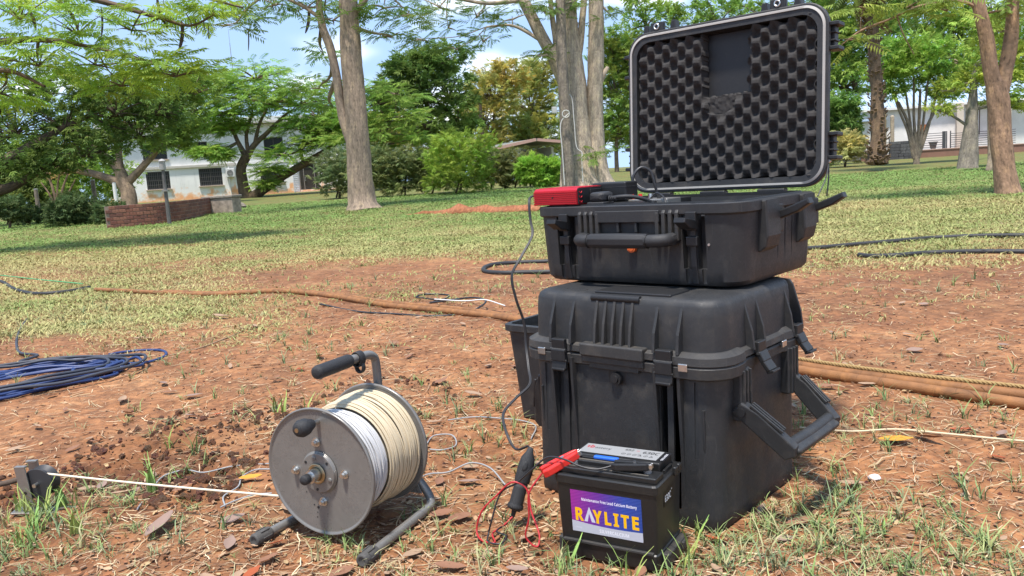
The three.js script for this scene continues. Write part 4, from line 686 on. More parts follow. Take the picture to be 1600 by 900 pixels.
{
  const q = rng(77), pick = (a) => a[Math.floor(q() * a.length)];
  // spots thin out with distance the way they do to the eye: even in log distance and in bearing
  const spot = (d0, d1, a = 0.80) => { for (;;) { const d = d0 * Math.pow(d1 / d0, q()), b = (q() * 2 - 1) * a, x = d * Math.tan(b) * 0.86, z = -d; if (!blocked(x, z)) return [x, z, d]; } };
  const straws = [0, 1, 2, 3].map((k) => { const r = rng(k + 200), pts = []; let x = 0, y = 0.0; for (let i = 0; i < 5; i++) { pts.push([x, 0.004 + 0.05 * Math.abs(r() - 0.3) * (i > 0 ? 1 : 0), (i / 4 - 0.5)]); x += (r() - 0.5) * 0.16; } return ribbon(pts, 0.045, 0.5); });
  const strawTone = [[0.50, 0.38, 0.22], [0.42, 0.29, 0.17], [0.58, 0.47, 0.30], [0.34, 0.22, 0.13], [0.44, 0.36, 0.20], [0.30, 0.17, 0.10]];
  const strawMat = std({ roughness: 0.9, side: THREE.DoubleSide });
  straws.forEach((g, k) => { const l = []; for (let i = 0; i < 9500; i++) { const [x, z, d] = spot(0.9, 11); const n = fbm3(x * 1.1, 3.3, z * 1.1, 3); if (n + q() * 0.6 < 0.16) continue; const L = (0.02 + 0.075 * q() * q()) * (1 + 0.07 * d), c = pick(strawTone), v = 0.75 + 0.4 * q(); l.push({ p: ground(x, z, 0.002 + 0.012 * q() * q()), r: [(q() - 0.5) * 0.35, q() * 6.28, (q() - 0.5) * 0.5], s: [L * 0.9, L * 0.7, L], c: c.map((w) => w * v) }); } scatter('dry_straw', g, strawMat, l, 'short dry straws scattered over the soil', 'straw'); });
  const leafTone = [[0.30, 0.165, 0.085], [0.34, 0.205, 0.11], [0.24, 0.12, 0.06], [0.38, 0.26, 0.15], [0.29, 0.19, 0.12], [0.29, 0.115, 0.045], [0.38, 0.26, 0.13]];
  const leafMat = std({ roughness: 0.85, side: THREE.DoubleSide });
  [1, 2, 3, 4].forEach((k) => { const l = []; for (let i = 0; i < 7500; i++) { const [x, z, d] = spot(1.1, 7); const n = fbm3(x * 0.9 + 7, 1.3, z * 0.9, 3); if (n + q() * 0.7 < 0.12) continue; const L = 0.006 + 0.020 * Math.pow(q(), 2.4), c = pick(leafTone), v = 0.7 + 0.5 * q(); l.push({ p: ground(x, z, 0.002 + 0.005 * q()), r: [(q() - 0.5) * 0.7, q() * 6.28, (q() - 0.5) * 0.7], s: L, c: c.map((w) => w * v) }); } scatter('leaf_litter', deadLeaf(k + 30, 1, 0.5), leafMat, l, 'small crumbled dead leaves littering the soil', 'leaf litter'); });
  { const l = [], g = new THREE.IcosahedronGeometry(1, 1), p = g.attributes.position; for (let i = 0; i < p.count; i++) { const v = V().fromBufferAttribute(p, i), s = 0.75 + 0.5 * noise.noise(v.x * 1.6, v.y * 1.6, v.z * 1.6); p.setXYZ(i, v.x * s, v.y * s * 0.75, v.z * s); } g.computeVertexNormals();
    for (let i = 0; i < 9000; i++) { const [x, z] = spot(0.9, 9); l.push({ p: ground(x, z, 0.0), r: [q() * 6, q() * 6, q() * 6], s: 0.002 + 0.007 * Math.pow(q(), 3), c: [0.27 + 0.12 * q(), 0.12 + 0.06 * q(), 0.07 + 0.04 * q()] }); }
    for (const [a, b, r] of [...pits, ...heaps]) for (let i = 0; i < 260; i++) { const t = q() * 6.28, e = r * 1.5 * Math.sqrt(q()); l.push({ p: ground(a + e * Math.cos(t), b + e * Math.sin(t), 0.002), r: [q() * 6, q() * 6, q() * 6], s: 0.003 + 0.02 * Math.pow(q(), 4), c: [0.25 + 0.09 * q(), 0.115 + 0.04 * q(), 0.06 + 0.02 * q()] }); }
    scatter('soil_crumbs', g, std({ roughness: 1, bumpMap: T.soilBump, bumpScale: 0.1 }), l, 'crumbs and small clods of red soil', 'soil'); }
  // green tufts near by: thick in some patches, sparse elsewhere
  const bladeMat = std({ roughness: 0.8, side: THREE.DoubleSide }), tufts = [tuft(9, 0.075, 0.0048, 0.04, 1), tuft(12, 0.055, 0.004, 0.06, 2, 1.3), tuft(7, 0.11, 0.006, 0.03, 3, 0.8)];
  const patches = [[1270, 830, 0.35, 1.0], [1180, 800, 0.22, 1.0], [1150, 870, 0.22, 0.9], [1420, 640, 0.25, 0.6], [1300, 690, 0.2, 0.6], [1420, 870, 0.16, 0.7], [1530, 860, 0.16, 0.7], [60, 810, 0.28, 1.2], [20, 870, 0.25, 1.0], [180, 800, 0.12, 0.5], [700, 640, 0.25, 0.6], [740, 690, 0.2, 0.5], [640, 870, 0.14, 0.6], [740, 840, 0.15, 0.6], [320, 735, 0.12, 0.4], [520, 450, 0.4, 1.3], [380, 520, 0.8, 0.5], [120, 500, 0.9, 0.7], [760, 450, 0.5, 0.3], [1060, 885, 0.12, 0.7], [930, 885, 0.14, 0.4], [430, 600, 0.2, 0.3], [1500, 460, 0.5, 0.2], [800, 700, 0.12, 0.3]].map(([x, y, r, w]) => { const c = G(x, y); return [c.x, c.z, r, w]; });
  const greens = [[0.15, 0.22, 0.065], [0.20, 0.27, 0.09], [0.13, 0.19, 0.07], [0.26, 0.29, 0.11], [0.32, 0.30, 0.15], [0.17, 0.23, 0.11]];
  tufts.forEach((g, k) => { const l = []; for (let i = 0; i < 16000; i++) { const [x, z, d] = spot(1.0, 9); let w = 0.012; for (const [a, b, r, s] of patches) w += 0.11 * s * Math.exp(-Math.pow(Math.hypot(x - a, z - b) / r, 2)); if (q() > w * (0.6 + 1.2 * clamp(0.5 + fbm3(x * 4, 2, z * 4, 2)))) continue; const c = pick(greens), v = 0.75 + 0.5 * q(); l.push({ p: ground(x, z), r: [(q() - 0.5) * 0.5, q() * 6.28, (q() - 0.5) * 0.5], s: (0.28 + 0.55 * q()) * (1 + 0.06 * d), c: c.map((u) => u * v) }); } scatter('green_grass', g, bladeMat, l, 'green grass tufts growing through the litter', 'grass'); });
  // a few tall shoots by the pulley, the battery and the reel
  { const l = []; for (const [x, y, n, s] of [[60, 806, 9, 1.2], [108, 800, 5, 1.5], [90, 835, 9, 1.1], [30, 845, 10, 1.1], [240, 770, 5, 1.3], [285, 712, 4, 1.2], [920, 880, 5, 1.0], [1030, 892, 6, 1.2], [470, 800, 5, 1.0], [460, 640, 5, 1.1], [1110, 840, 5, 0.7], [1085, 860, 5, 0.7], [1340, 850, 3, 0.8]]) { const c = G(x, y); for (let i = 0; i < n; i++) { const a = c.x + (q() - 0.5) * 0.18, b = c.z + (q() - 0.5) * 0.16; if (blocked(a, b)) continue; l.push({ p: ground(a, b), r: [(q() - 0.5) * 0.4, q() * 6.28, (q() - 0.5) * 0.4], s: s * (0.6 + 0.6 * q()), c: [0.20 + 0.1 * q(), 0.30 + 0.08 * q(), 0.09] }); } } scatter('grass_shoots', tuft(4, 0.10, 0.0075, 0.02, 9, 0.6), bladeMat, l, 'taller fresh green grass shoots', 'grass'); }
  // lawn beyond: short dry and green blades
  const lawnT = [tuft(10, 0.06, 0.007, 0.16, 21, 1.4), tuft(12, 0.05, 0.007, 0.22, 22, 1.5)];
  lawnT.forEach((g, k) => { const l = []; for (let i = 0; i < 62000; i++) { const [x, z, d] = spot(4.4, 34, 0.76); const [lawn, green] = cover(x, z); if (q() > lawn * (0.55 + 1.1 * clamp(fbm3(x * 0.7, 8, z * 0.7, 3) + 0.35)) + 0.012) continue; const v = 0.75 + 0.45 * q(), gr = clamp(green + (q() - 0.5) * 0.4); l.push({ p: ground(x, z), r: [(q() - 0.5) * 0.4, q() * 6.28, (q() - 0.5) * 0.4], s: ((w) => [w * (0.7 + d * 0.055), w * (0.55 + 0.6 * q() + d * 0.014), w * (0.7 + d * 0.055)])(0.45 + 1.0 * q() * q() + 0.5 * clamp(fbm3(x * 0.9, 5, z * 0.9, 2) + 0.3)), c: [mix(0.40, 0.14, gr) * v, mix(0.34, 0.25, gr) * v, mix(0.14, 0.048, gr) * v] }); } scatter('lawn_grass', g, bladeMat, l, 'short half dry lawn grass', 'grass'); });
  // the larger fallen leaves, each a thing
  const shapes = [11, 12, 13, 14, 15, 16].map((s) => deadLeaf(s, 1, 0.36 + 0.05 * (s % 4)));
  const kinds = [['brown', 'dry brown fallen leaf lying on the soil', [0.36, 0.20, 0.12]], ['tan', 'pale tan fallen leaf lying on the soil', [0.50, 0.38, 0.26]], ['grey', 'greyish weathered fallen leaf lying on the soil', [0.40, 0.31, 0.26]], ['red', 'orange red fallen leaf lying on the soil', [0.50, 0.13, 0.04]]].map(([n, label, c]) => [label, std({ color: lin(...c), roughness: 0.8, map: withRepeat(T.soil, 1), side: THREE.DoubleSide }), n]);
  function leaf(x, z, L, kind, turn, label, mat) { const [lb, m, n] = kinds[kind]; const o = part('fallen_leaf', shapes[Math.floor(q() * shapes.length)], mat ?? m, scene); o.position.copy(ground(x, z, 0.006 + 0.1 * L)); o.rotation.set((q() - 0.5) * 0.5, turn, (q() - 0.5) * 0.5); o.scale.setScalar(L); tag(o, label ?? lb, 'leaf', label ? undefined : n + ' fallen leaves'); }
  const yellow = std({ color: lin(0.52, 0.24, 0.02), roughness: 0.7, side: THREE.DoubleSide });
  const spots = [[252, 830, 0.13, 2], [25, 574 + 132, 0.07, 1], [200, 650, 0.07, 1], [300, 655, 0.09, 2], [345, 498, 0.16, 1], [420, 880, 0.06, 0], [560, 660, 0.06, 1], [640, 560, 0.07, 0], [1450, 690, 0.09, 0], [1215, 755, 0.06, 2], [1190, 802, 0.06, 2], [1330, 762, 0.07, 1], [690, 810, 0.07, 0], [400, 575, 0.07, 1], [140, 690, 0.07, 1], [455, 800, 0.07, 1], [660, 690, 0.06, 1], [500, 560, 0.09, 1], [690, 600, 0.1, 0], [740, 620, 0.09, 1], [1120, 850, 0.06, 3], [430, 855, 0.05, 3], [470, 580, 0.05, 3], [590, 640, 0.04, 3], [1560, 720, 0.05, 3]];
  for (const [x, y, L, k] of spots) { const c = G(x, y); leaf(c.x, c.z, L, k, q() * 6.28); }
  for (let i = 0; i < 150; i++) { const [x, z] = spot(1.3, 5.5, 0.62); if (Math.hypot(x + 0.47, z + 2.12) < 0.25) continue; leaf(x, z, 0.035 + 0.05 * q(), q() < 0.08 ? 3 : Math.floor(q() * 3), q() * 6.28); }
  { const c = G(1400, 694); leaf(c.x, c.z, 0.10, 1, 1.3, 'bright yellow fallen leaf on the soil beside the large case', yellow); const e = G(392, 752); leaf(e.x, e.z, 0.07, 1, 1.9, 'bright yellow fallen leaf beside the reel', yellow); }
}
{ // loose bank of red earth across the lawn
  const a = G(600, 336), b = G(845, 329), pts = []; for (let i = 0; i <= 14; i++) { const p = a.clone().lerp(b, i / 14); p.y = height(p.x, p.z) - 0.05; p.z += 0.25 * noise.noise(i * 0.7, 3, 1); pts.push(p); }
  const g = limb(pts, pts.map((_, i) => 0.05 + 0.17 * ss(2, 7, i) * (0.8 + 0.5 * noise.noise(i * 0.9, 1, 4))), { n: 10, seg: 60, rough: 0.5, seed: 8 });
  structure('earth_bank', g, std({ color: lin(0.36, 0.155, 0.075), map: withRepeat(T.soil, 1), roughness: 1 }), 'low bank of red earth across the lawn');
}
// ---------------------------------------------------------------- trees and shrubs
function quadLeaf(L, w, droop, list, p, dir, upv) { // one leaf: two faces folded along its rib, pointed at both ends
  const side = V().crossVectors(dir, upv).normalize(), n = V().crossVectors(side, dir).normalize(), tip = p.clone().addScaledVector(dir, L).addScaledVector(n, -droop * L), mid = p.clone().lerp(tip, 0.45).addScaledVector(n, 0.06 * L);
  const a = mid.clone().addScaledVector(side, w / 2).addScaledVector(n, w * 0.12), b = mid.clone().addScaledVector(side, -w / 2).addScaledVector(n, w * 0.12);
  for (const q of [p, a, tip, p, tip, b]) list.push(q.x, q.y, q.z);
}
function leafGeo(pos) { const g = new THREE.BufferGeometry(); g.setAttribute('position', new THREE.Float32BufferAttribute(pos, 3)); g.computeVertexNormals(); return g; }
function frond(seed, n = 9) { // a feathery twice-divided leaf, 1 long along +z
  const q = rng(seed), pos = []; for (let i = 0; i < n; i++) { const t = 0.12 + 0.85 * i / (n - 1), p = V(0, -0.22 * t * t, t); for (const s of [-1, 1]) { const d = V(s, -0.12 - 0.2 * q(), 0.45 + 0.3 * q()).normalize(); quadLeaf((0.34 - 0.16 * Math.abs(t - 0.45)) * (0.8 + 0.4 * q()), 0.075, 0.25, pos, p, d, V(0, 1, 0)); } } return leafGeo(pos);
}
function spray(seed, n = 10, fat = 0.42) { // a twig's end with broad leaves all round it, 1 across
  const q = rng(seed), pos = []; for (let i = 0; i < n; i++) { const a = i * 2.4 + q(), t = 0.1 + 0.75 * i / n, p = V(0, 0.05 * q(), t * 0.6), d = V(Math.cos(a), 0.25 - 0.7 * q(), 0.35 + 0.7 * q()).normalize(); quadLeaf(0.30 + 0.2 * q(), 0.30 * fat * (0.8 + 0.5 * q()), 0.3, pos, p, d, V(0, 1, 0)); } return leafGeo(pos);
}
const LEAF = { feather: [frond(1), frond(2, 10), frond(3, 8)], broad: [spray(4), spray(5, 12), spray(6, 9)], fine: [spray(7, 14, 0.25), spray(8, 16, 0.28)] };
const barkMats = {};
function bark(r, g, b, scale = 0.9, bump = 0.02) { const k = [r, g, b, scale].join(); return barkMats[k] ??= std({ color: lin(r, g, b), map: withRepeat(T.bark, scale), bumpMap: withRepeat(T.barkBump, scale), bumpScale: bump, roughness: 0.95 }); }
const crownMat = phys({ roughness: 0.75, transmission: 0.5, thickness: 0, specularIntensity: 0.18 });
// leaves spread through the crown: each clump carries smaller bunches on its skin, so that the outline is uneven and gaps show
function crown(parent, clumps, { leaf = 'broad', size = 0.4, bunches = 26, per = 9, tone = [0.08, 0.14, 0.03], vary = 0.35, warm = 0.25, flat = 0, seed = 1, hang = 0, twig }) {
  tone = tone.map((t, k) => t * [1.68, 1.6, 1.45][k]); const q = rng(seed), geos = LEAF[leaf], lists = geos.map(() => []), twigs = [], gauss = () => (q() + q() + q() - 1.5) * 0.9;
  for (const cl of clumps) {
    const { c, r } = cl, nb = Math.round(bunches * 0.85 * (cl.k ?? 1)), cv = 1 + (q() - 0.5) * 0.3;
    for (let b = 0; b < nb; b++) {
      const y = mix(-0.75, 1, q()), a = q() * 6.283, h = Math.sqrt(1 - Math.min(1, y * y)), k = 0.45 + 0.6 * Math.sqrt(q()), d = V(Math.cos(a) * h, y, Math.sin(a) * h);
      const bc = V(c.x + d.x * r.x * k, c.y + d.y * r.y * k, c.z + d.z * r.z * k), br = Math.min(r.x, r.z) * 0.24 + size * 0.4, bv = cv * (1 + (q() - 0.5) * vary), bw = (q() - 0.5) * warm;
      if (twig && q() < 0.55) twigs.push(limb([V(c.x, c.y - r.y * 0.3, c.z), V(mix(c.x, bc.x, 0.5), mix(c.y, bc.y, 0.5) - r.y * 0.05, mix(c.z, bc.z, 0.5)), bc], [twig, twig * 0.6, twig * 0.25], { n: 4, seg: 3, rough: 0 }));
      for (let i = 0; i < per * 0.85; i++) {
        const e = V(gauss(), gauss() * (flat ? 0.55 : 0.8), gauss()).multiplyScalar(br), p = bc.clone().add(e);
        const out = Math.atan2(p.x - c.x + e.x * 2, p.z - c.z + e.z * 2) + (q() - 0.5) * 1.6, v = bv * (0.8 + 0.4 * q());
        lists[Math.floor(q() * geos.length)].push({ p, r: [(flat ? -0.1 : -0.5) + (q() - 0.5) * (flat ? 0.9 : 1.7) + hang * (0.4 + 0.8 * q()), out, (q() - 0.5) * (flat ? 0.9 : 1.4)], s: size * (0.65 + 0.7 * q()), c: [tone[0] * v * (1 + bw), tone[1] * v, tone[2] * v * (1 - bw * 0.5)] });
      }
    }
  }
  lists.forEach((l, k) => {
    if (!l.length) return; const im = new THREE.InstancedMesh(geos[k], crownMat, l.length); im.name = 'crown'; im.castShadow = im.receiveShadow = true; im.userData.kind = 'stuff';
    l.forEach((e, i) => { dummy.position.copy(e.p); dummy.rotation.order = 'YXZ'; dummy.rotation.set(...e.r); dummy.scale.setScalar(e.s); dummy.updateMatrix(); im.setMatrixAt(i, dummy.matrix); im.setColorAt(i, tint.setRGB(...e.c)); });
    parent.add(im);
  });
  if (twigs.length) { const t = part('twigs', twigs, parent.userData.barkMat ?? bark(0.2, 0.16, 0.12), parent); t.userData.kind = 'stuff'; }
}
// limbs and clumps are given where the photograph shows them, at the tree's own distance: [px, py, width px, depth change]
function tree({ name = 'tree', label, group, depth, wood = [0.26, 0.21, 0.16], bump = 0.02, limbs = [], clumps = [], join: joined = true, rdepth = 1, leaf, n: ringN = 10, ...rest }) {
  const first = limbs[0]?.[0] ?? clumps[0], base = at(first[0], first[1], depth + (first[3] ?? 0)); base.y = height(base.x, base.z) - 0.02;
  const o = thing(name, label, name.includes('shrub') || name.includes('hedge') || name.includes('bush') ? name.replace('_', ' ') : 'tree', base.toArray(), 0, group), k = depth / CAM.f, mat = bark(...wood, 0.9, bump);
  const P = ([x, y, , dd = 0]) => at(x, y, depth + dd).sub(base);
  const ends = [];
  limbs.forEach((l, i) => {
    const pts = l.map(P); if (l[0][1] > 100 && i === 0) pts[0].y = Math.min(pts[0].y, -0.05);
    const rad = l.map(([, , w, dd = 0]) => w * (depth + dd) / CAM.f / 2);
    part(i ? 'limb' : 'trunk', limb(pts, rad, { n: i ? 8 : ringN + 2, seg: pts.length * 6, rough: 0.13, seed: i + depth }), mat, o); pts.forEach((p, j) => { if (j || i) ends.push([p, rad[j]]); });
  });
  const cl = clumps.map(([x, y, rx, ry, dd = 0, kk = 1]) => ({ c: P([x, y, 0, dd]), r: V(rx * k, ry * k, rx * k * rdepth), k: kk }));
  if (joined && ends.length) { // boughs that carry the clumps
    const list = cl.map(({ c }, i) => { let best = ends[0], bd = 1e9; for (const e of ends) { const d = e[0].distanceTo(c) + (e[0].y > c.y + 1 ? 2 : 0); if (d < bd) { bd = d; best = e; } } const m = best[0].clone().lerp(c, 0.5); m.y -= bd * 0.06; m.x += (i % 2 ? 1 : -1) * bd * 0.06; return limb([best[0], m, c], [Math.min(best[1] * 0.6, 0.05 + bd * 0.016), Math.min(best[1] * 0.45, 0.03 + bd * 0.008), 0.012], { n: 6, seg: 8, rough: 0.1, seed: i }); });
    list.forEach((g) => part('bough', g, mat, o));
  }
  o.userData.barkMat = mat; crown(o, cl, { leaf, seed: Math.round(depth * 7 + first[0]), twig: joined ? k * 1.6 : 0, ...rest }); delete o.userData.barkMat;
  o.position.copy(base); return o;
}
const YG = [0.21, 0.31, 0.055], MG = [0.14, 0.215, 0.05], DG = [0.105, 0.165, 0.045], PG = [0.24, 0.26, 0.10];
// flamboyant tree whose boughs reach in over the lawn, with long dark pods
const flam = tree({ name: 'flamboyant_tree', label: 'feathery light green tree reaching in overhead with dark hanging pods, beside the dark leafy tree', depth: 15, leaf: 'feather', size: 0.42, per: 7, bunches: 13, flat: 1, tone: YG, wood: [0.20, 0.155, 0.12], rdepth: 1.0,
  limbs: [[[-330, 420, 60], [-300, 250, 50], [-250, 100, 46], [-150, -20, 34]], [[-240, 90, 26], [-100, 20, 18], [40, -25, 13], [170, 5, 9], [250, 28, 6], [300, 40, 4], [335, 22, 3]], [[-200, 60, 22], [-60, 70, 14], [60, 62, 9], [150, 75, 5], [240, 100, 3]], [[60, -25, 8], [110, 20, 5], [125, 55, 3]], [[150, -10, 7], [210, -20, 6], [300, -8, 5], [380, 12, 3]], [[-240, 100, 22], [-100, 130, 12], [10, 110, 8], [70, 135, 4]]],
  clumps: [[30, 20, 85, 34], [120, 45, 85, 30, 0.5], [205, 40, 70, 24], [150, 95, 80, 24, 0.5], [60, 95, 80, 26], [235, 95, 55, 18], [275, 115, 38, 14], [290, 20, 35, 14, 0, 0.5], [-60, 40, 90, 50, 0, 0.4], [-110, 120, 90, 40, 0, 0.4], [330, 12, 30, 12, 0, 0.5], [0, 140, 60, 22, 0.6], [190, 130, 45, 14, 0.5]] });
const podMat = std({ color: lin(0.045, 0.024, 0.018), roughness: 0.6 }), podGeo = (() => { const g = new THREE.SphereGeometry(0.5, 10, 10).scale(0.11, 1, 0.03), p = g.attributes.position; for (let i = 0; i < p.count; i++) { const y = p.getY(i); p.setX(i, p.getX(i) + 0.08 * Math.cos(y * 2.6) - 0.06); } g.translate(0, -0.5, 0); g.computeVertexNormals(); return g; })();
function pods(o, list, depth) { list.forEach(([x, y, L], i) => { const m = part('seed_pod', podGeo, podMat, o), k = depth / CAM.f; m.position.copy(at(x, y, depth)).sub(o.position); m.scale.set(L * k * 1.15, L * k, L * k * 1.1); m.rotation.set(0, i * 1.3, (i % 3 - 1) * 0.22); }); }
pods(flam, [[286, 32, 48], [305, 27, 26], [326, 38, 22], [243, -6, 48], [254, -10, 28], [43, 8, 40], [159, 10, 50], [318, 30, 18], [105, -20, 40], [388, 45, 34]], 15);
tree({ name: 'dark_leafy_tree', label: 'dense dark green broad-leaved tree beside the shrubs, low branches spreading over the dry grass', depth: 27, leaf: 'broad', size: 0.40, bunches: 34, per: 9, tone: DG, wood: [0.15, 0.12, 0.095], rdepth: 0.9,
  limbs: [[[-130, 345, 50], [-110, 300, 40], [-40, 280, 30], [30, 240, 18], [90, 205, 10], [140, 180, 6]], [[-60, 290, 26], [0, 297, 16], [50, 275, 10], [95, 245, 6]], [[-100, 300, 34], [-60, 220, 24], [10, 160, 12]]],
  clumps: [[20, 195, 75, 55], [100, 190, 75, 50], [180, 165, 60, 42], [60, 135, 70, 40], [140, 135, 60, 35], [130, 235, 60, 30], [215, 205, 45, 40, 1], [10, 255, 55, 28], [70, 262, 40, 18], [-80, 180, 80, 70], [245, 170, 35, 32, 1]] });
tree({ name: 'spreading_tree', label: 'spreading tree with pale forked limbs rising behind the curved brick wall', depth: 41, leaf: 'broad', size: 0.5, bunches: 36, per: 10, tone: MG, wood: [0.36, 0.29, 0.225], rdepth: 0.9,
  limbs: [[[203, 330, 26], [200, 300, 22], [193, 285, 22], [187, 265, 16]], [[193, 288, 18], [165, 277, 13], [130, 268, 11], [95, 263, 9], [60, 250, 6]], [[190, 275, 15], [172, 250, 12], [150, 232, 10], [135, 205, 6]], [[188, 268, 13], [186, 230, 10], [196, 195, 6]], [[198, 287, 14], [225, 258, 11], [244, 238, 8], [262, 210, 6], [280, 180, 4]]],
  clumps: [[130, 205, 50, 28], [215, 190, 50, 35], [275, 175, 45, 38], [262, 222, 34, 16], [90, 230, 45, 20], [190, 165, 50, 30], [300, 140, 40, 28], [255, 140, 45, 30], [290, 205, 22, 14], [45, 240, 40, 18]] });
const umb = tree({ name: 'flamboyant_tree', label: 'flat-topped feathery tree with a twin trunk before the air conditioner of the white house', depth: 50, leaf: 'feather', size: 0.62, bunches: 30, per: 10, flat: 1, tone: [0.183, 0.287, 0.061], wood: [0.25, 0.195, 0.15],
  limbs: [[[389, 318, 24], [380, 290, 17], [377, 262, 15], [385, 244, 14]], [[385, 247, 10], [372, 222, 7], [362, 200, 6], [340, 175, 4]], [[385, 246, 11], [398, 226, 9], [420, 205, 7], [445, 180, 5]], [[388, 240, 7], [385, 210, 6], [395, 175, 4]], [[398, 226, 7], [405, 195, 5], [420, 165, 4]], [[392, 311, 18], [412, 296, 14], [440, 277, 12], [475, 256, 11], [505, 238, 9], [528, 222, 6]], [[475, 256, 7], [470, 235, 5], [480, 205, 4]]],
  clumps: [[345, 140, 55, 16], [400, 120, 60, 16], [450, 140, 55, 16], [310, 170, 42, 14], [495, 180, 45, 16], [420, 160, 75, 15], [365, 175, 50, 15], [475, 200, 45, 12], [330, 195, 35, 10], [520, 205, 35, 12], [470, 160, 55, 14], [380, 150, 60, 14], [330, 120, 35, 14], [540, 190, 25, 12], [445, 242, 26, 9, -1, 0.6], [475, 225, 32, 10, -1, 0.6], [425, 265, 16, 7, -1, 0.5], [505, 215, 28, 9, -1, 0.7], [412, 287, 12, 6, -1, 0.5], [320, 235, 14, 8, -1], [345, 240, 10, 8, -1], [358, 200, 30, 9]] });
// the tall trunk on the lawn with its second stem
const tall = tree({ name: 'tall_tree', label: 'tall tree with a smooth grey trunk and slimmer second stem, alone on the lawn', depth: 23, leaf: 'feather', size: 0.5, bunches: 7, per: 6, flat: 1, tone: MG, wood: [0.47, 0.395, 0.325], bump: 0.012, rdepth: 1, n: 14,
  limbs: [[[568, 330, 62], [566, 318, 44], [563, 280, 38], [557, 190, 35], [549, 85, 31], [546, 40, 30], [540, -70, 26], [532, -260, 22]], [[561, 245, 20], [547, 215, 19], [533, 170, 15], [526, 120, 14], [516, 75, 13], [503, 40, 12], [496, -30, 10], [485, -120, 8]], [[546, 40, 12], [562, 10, 9], [600, -30, 7]], [[503, 30, 7], [470, 8, 5], [420, -12, 4]], [[498, -30, 6], [440, -20, 5], [390, 10, 4], [370, 35, 3]], [[540, -60, 12], [640, -90, 8], [740, -60, 5]]],
  clumps: [[480, 8, 42, 12], [430, 4, 40, 12], [372, 18, 32, 12, 0, 0.7], [350, 38, 22, 8, 0, 0.6], [520, 28, 35, 12], [600, 8, 40, 14], [640, 20, 36, 12, 0, 0.8], [610, 55, 20, 10, 0, 0.7], [505, 82, 24, 10, 1.5, 0.7], [498, 135, 26, 12, 3, 0.7], [520, 165, 22, 9, 3, 0.6], [560, -20, 60, 20], [520, -230, 200, 60, 0, 4], [400, -190, 150, 50, -2, 3], [680, -210, 150, 60, -1, 3], [330, -90, 100, 26, 0, 1.5], [580, -330, 180, 60, 0, 3]] });
pods(tall, [[484, 10, 42], [497, 22, 34], [509, -6, 30], [424, 2, 16], [378, -4, 30]], 23);
tree({ name: 'round_tree', label: 'dark green bushy tree with a thin trunk rising behind the hedge', depth: 57, leaf: 'broad', size: 0.75, bunches: 34, per: 11, tone: [0.12, 0.19, 0.05], wood: [0.22, 0.18, 0.14],
  limbs: [[[683, 300, 9], [680, 250, 7], [674, 205, 6], [668, 160, 4]]], clumps: [[660, 115, 42, 32], [700, 145, 38, 32], [640, 160, 34, 32], [690, 95, 34, 22], [622, 130, 26, 30], [715, 185, 26, 28], [665, 195, 38, 22], [640, 105, 24, 20], [605, 160, 16, 22], [690, 215, 28, 14]] });
tree({ name: 'flamboyant_tree', label: 'layered feathery tree with flat sprays behind the tall lone trunk', depth: 47, leaf: 'feather', size: 0.6, bunches: 24, per: 9, flat: 1, tone: [0.171, 0.268, 0.061], wood: [0.2, 0.16, 0.12],
  limbs: [[[575, 306, 9], [580, 260, 7], [595, 225, 6], [610, 190, 4]]], clumps: [[550, 180, 40, 12], [600, 208, 55, 9], [590, 160, 45, 11], [640, 217, 32, 7], [545, 218, 26, 9], [620, 145, 34, 12], [560, 140, 35, 12], [575, 235, 40, 8], [630, 185, 34, 9]] });
for (const [i, [x, d, c, label]] of [[770, 78, [[772, 150, 34, 40], [755, 190, 34, 36], [790, 120, 28, 22], [765, 230, 34, 22]], 'thin yellowing tree with an open crown beyond the utility pole'], [828, 84, [[828, 165, 36, 40], [845, 120, 28, 26], [815, 210, 40, 34], [850, 215, 34, 34]], 'pale green airy tree beyond the small house roof'], [965, 60, [[962, 140, 28, 44], [958, 80, 28, 32], [966, 205, 24, 36], [985, 100, 24, 50]], 'mid green tree between the big trunks and the open lid'], [600, 96, [[600, 205, 40, 28], [560, 210, 40, 26], [640, 220, 36, 22]], 'distant pale tree behind the layered feathery tree']].entries())
  tree({ name: 'background_tree', label, group: 'trees beyond the hedge', depth: d, leaf: 'fine', size: d / 85, bunches: 60, per: 10, tone: i === 2 ? [0.18, 0.26, 0.06] : [0.29 - 0.04 * (i === 1), 0.285, 0.10], warm: 0.4, wood: [0.3, 0.25, 0.2], limbs: [[[x, 285, 8], [x - 2, 230, 6], [x + 2, 180, 4]]], clumps: c });
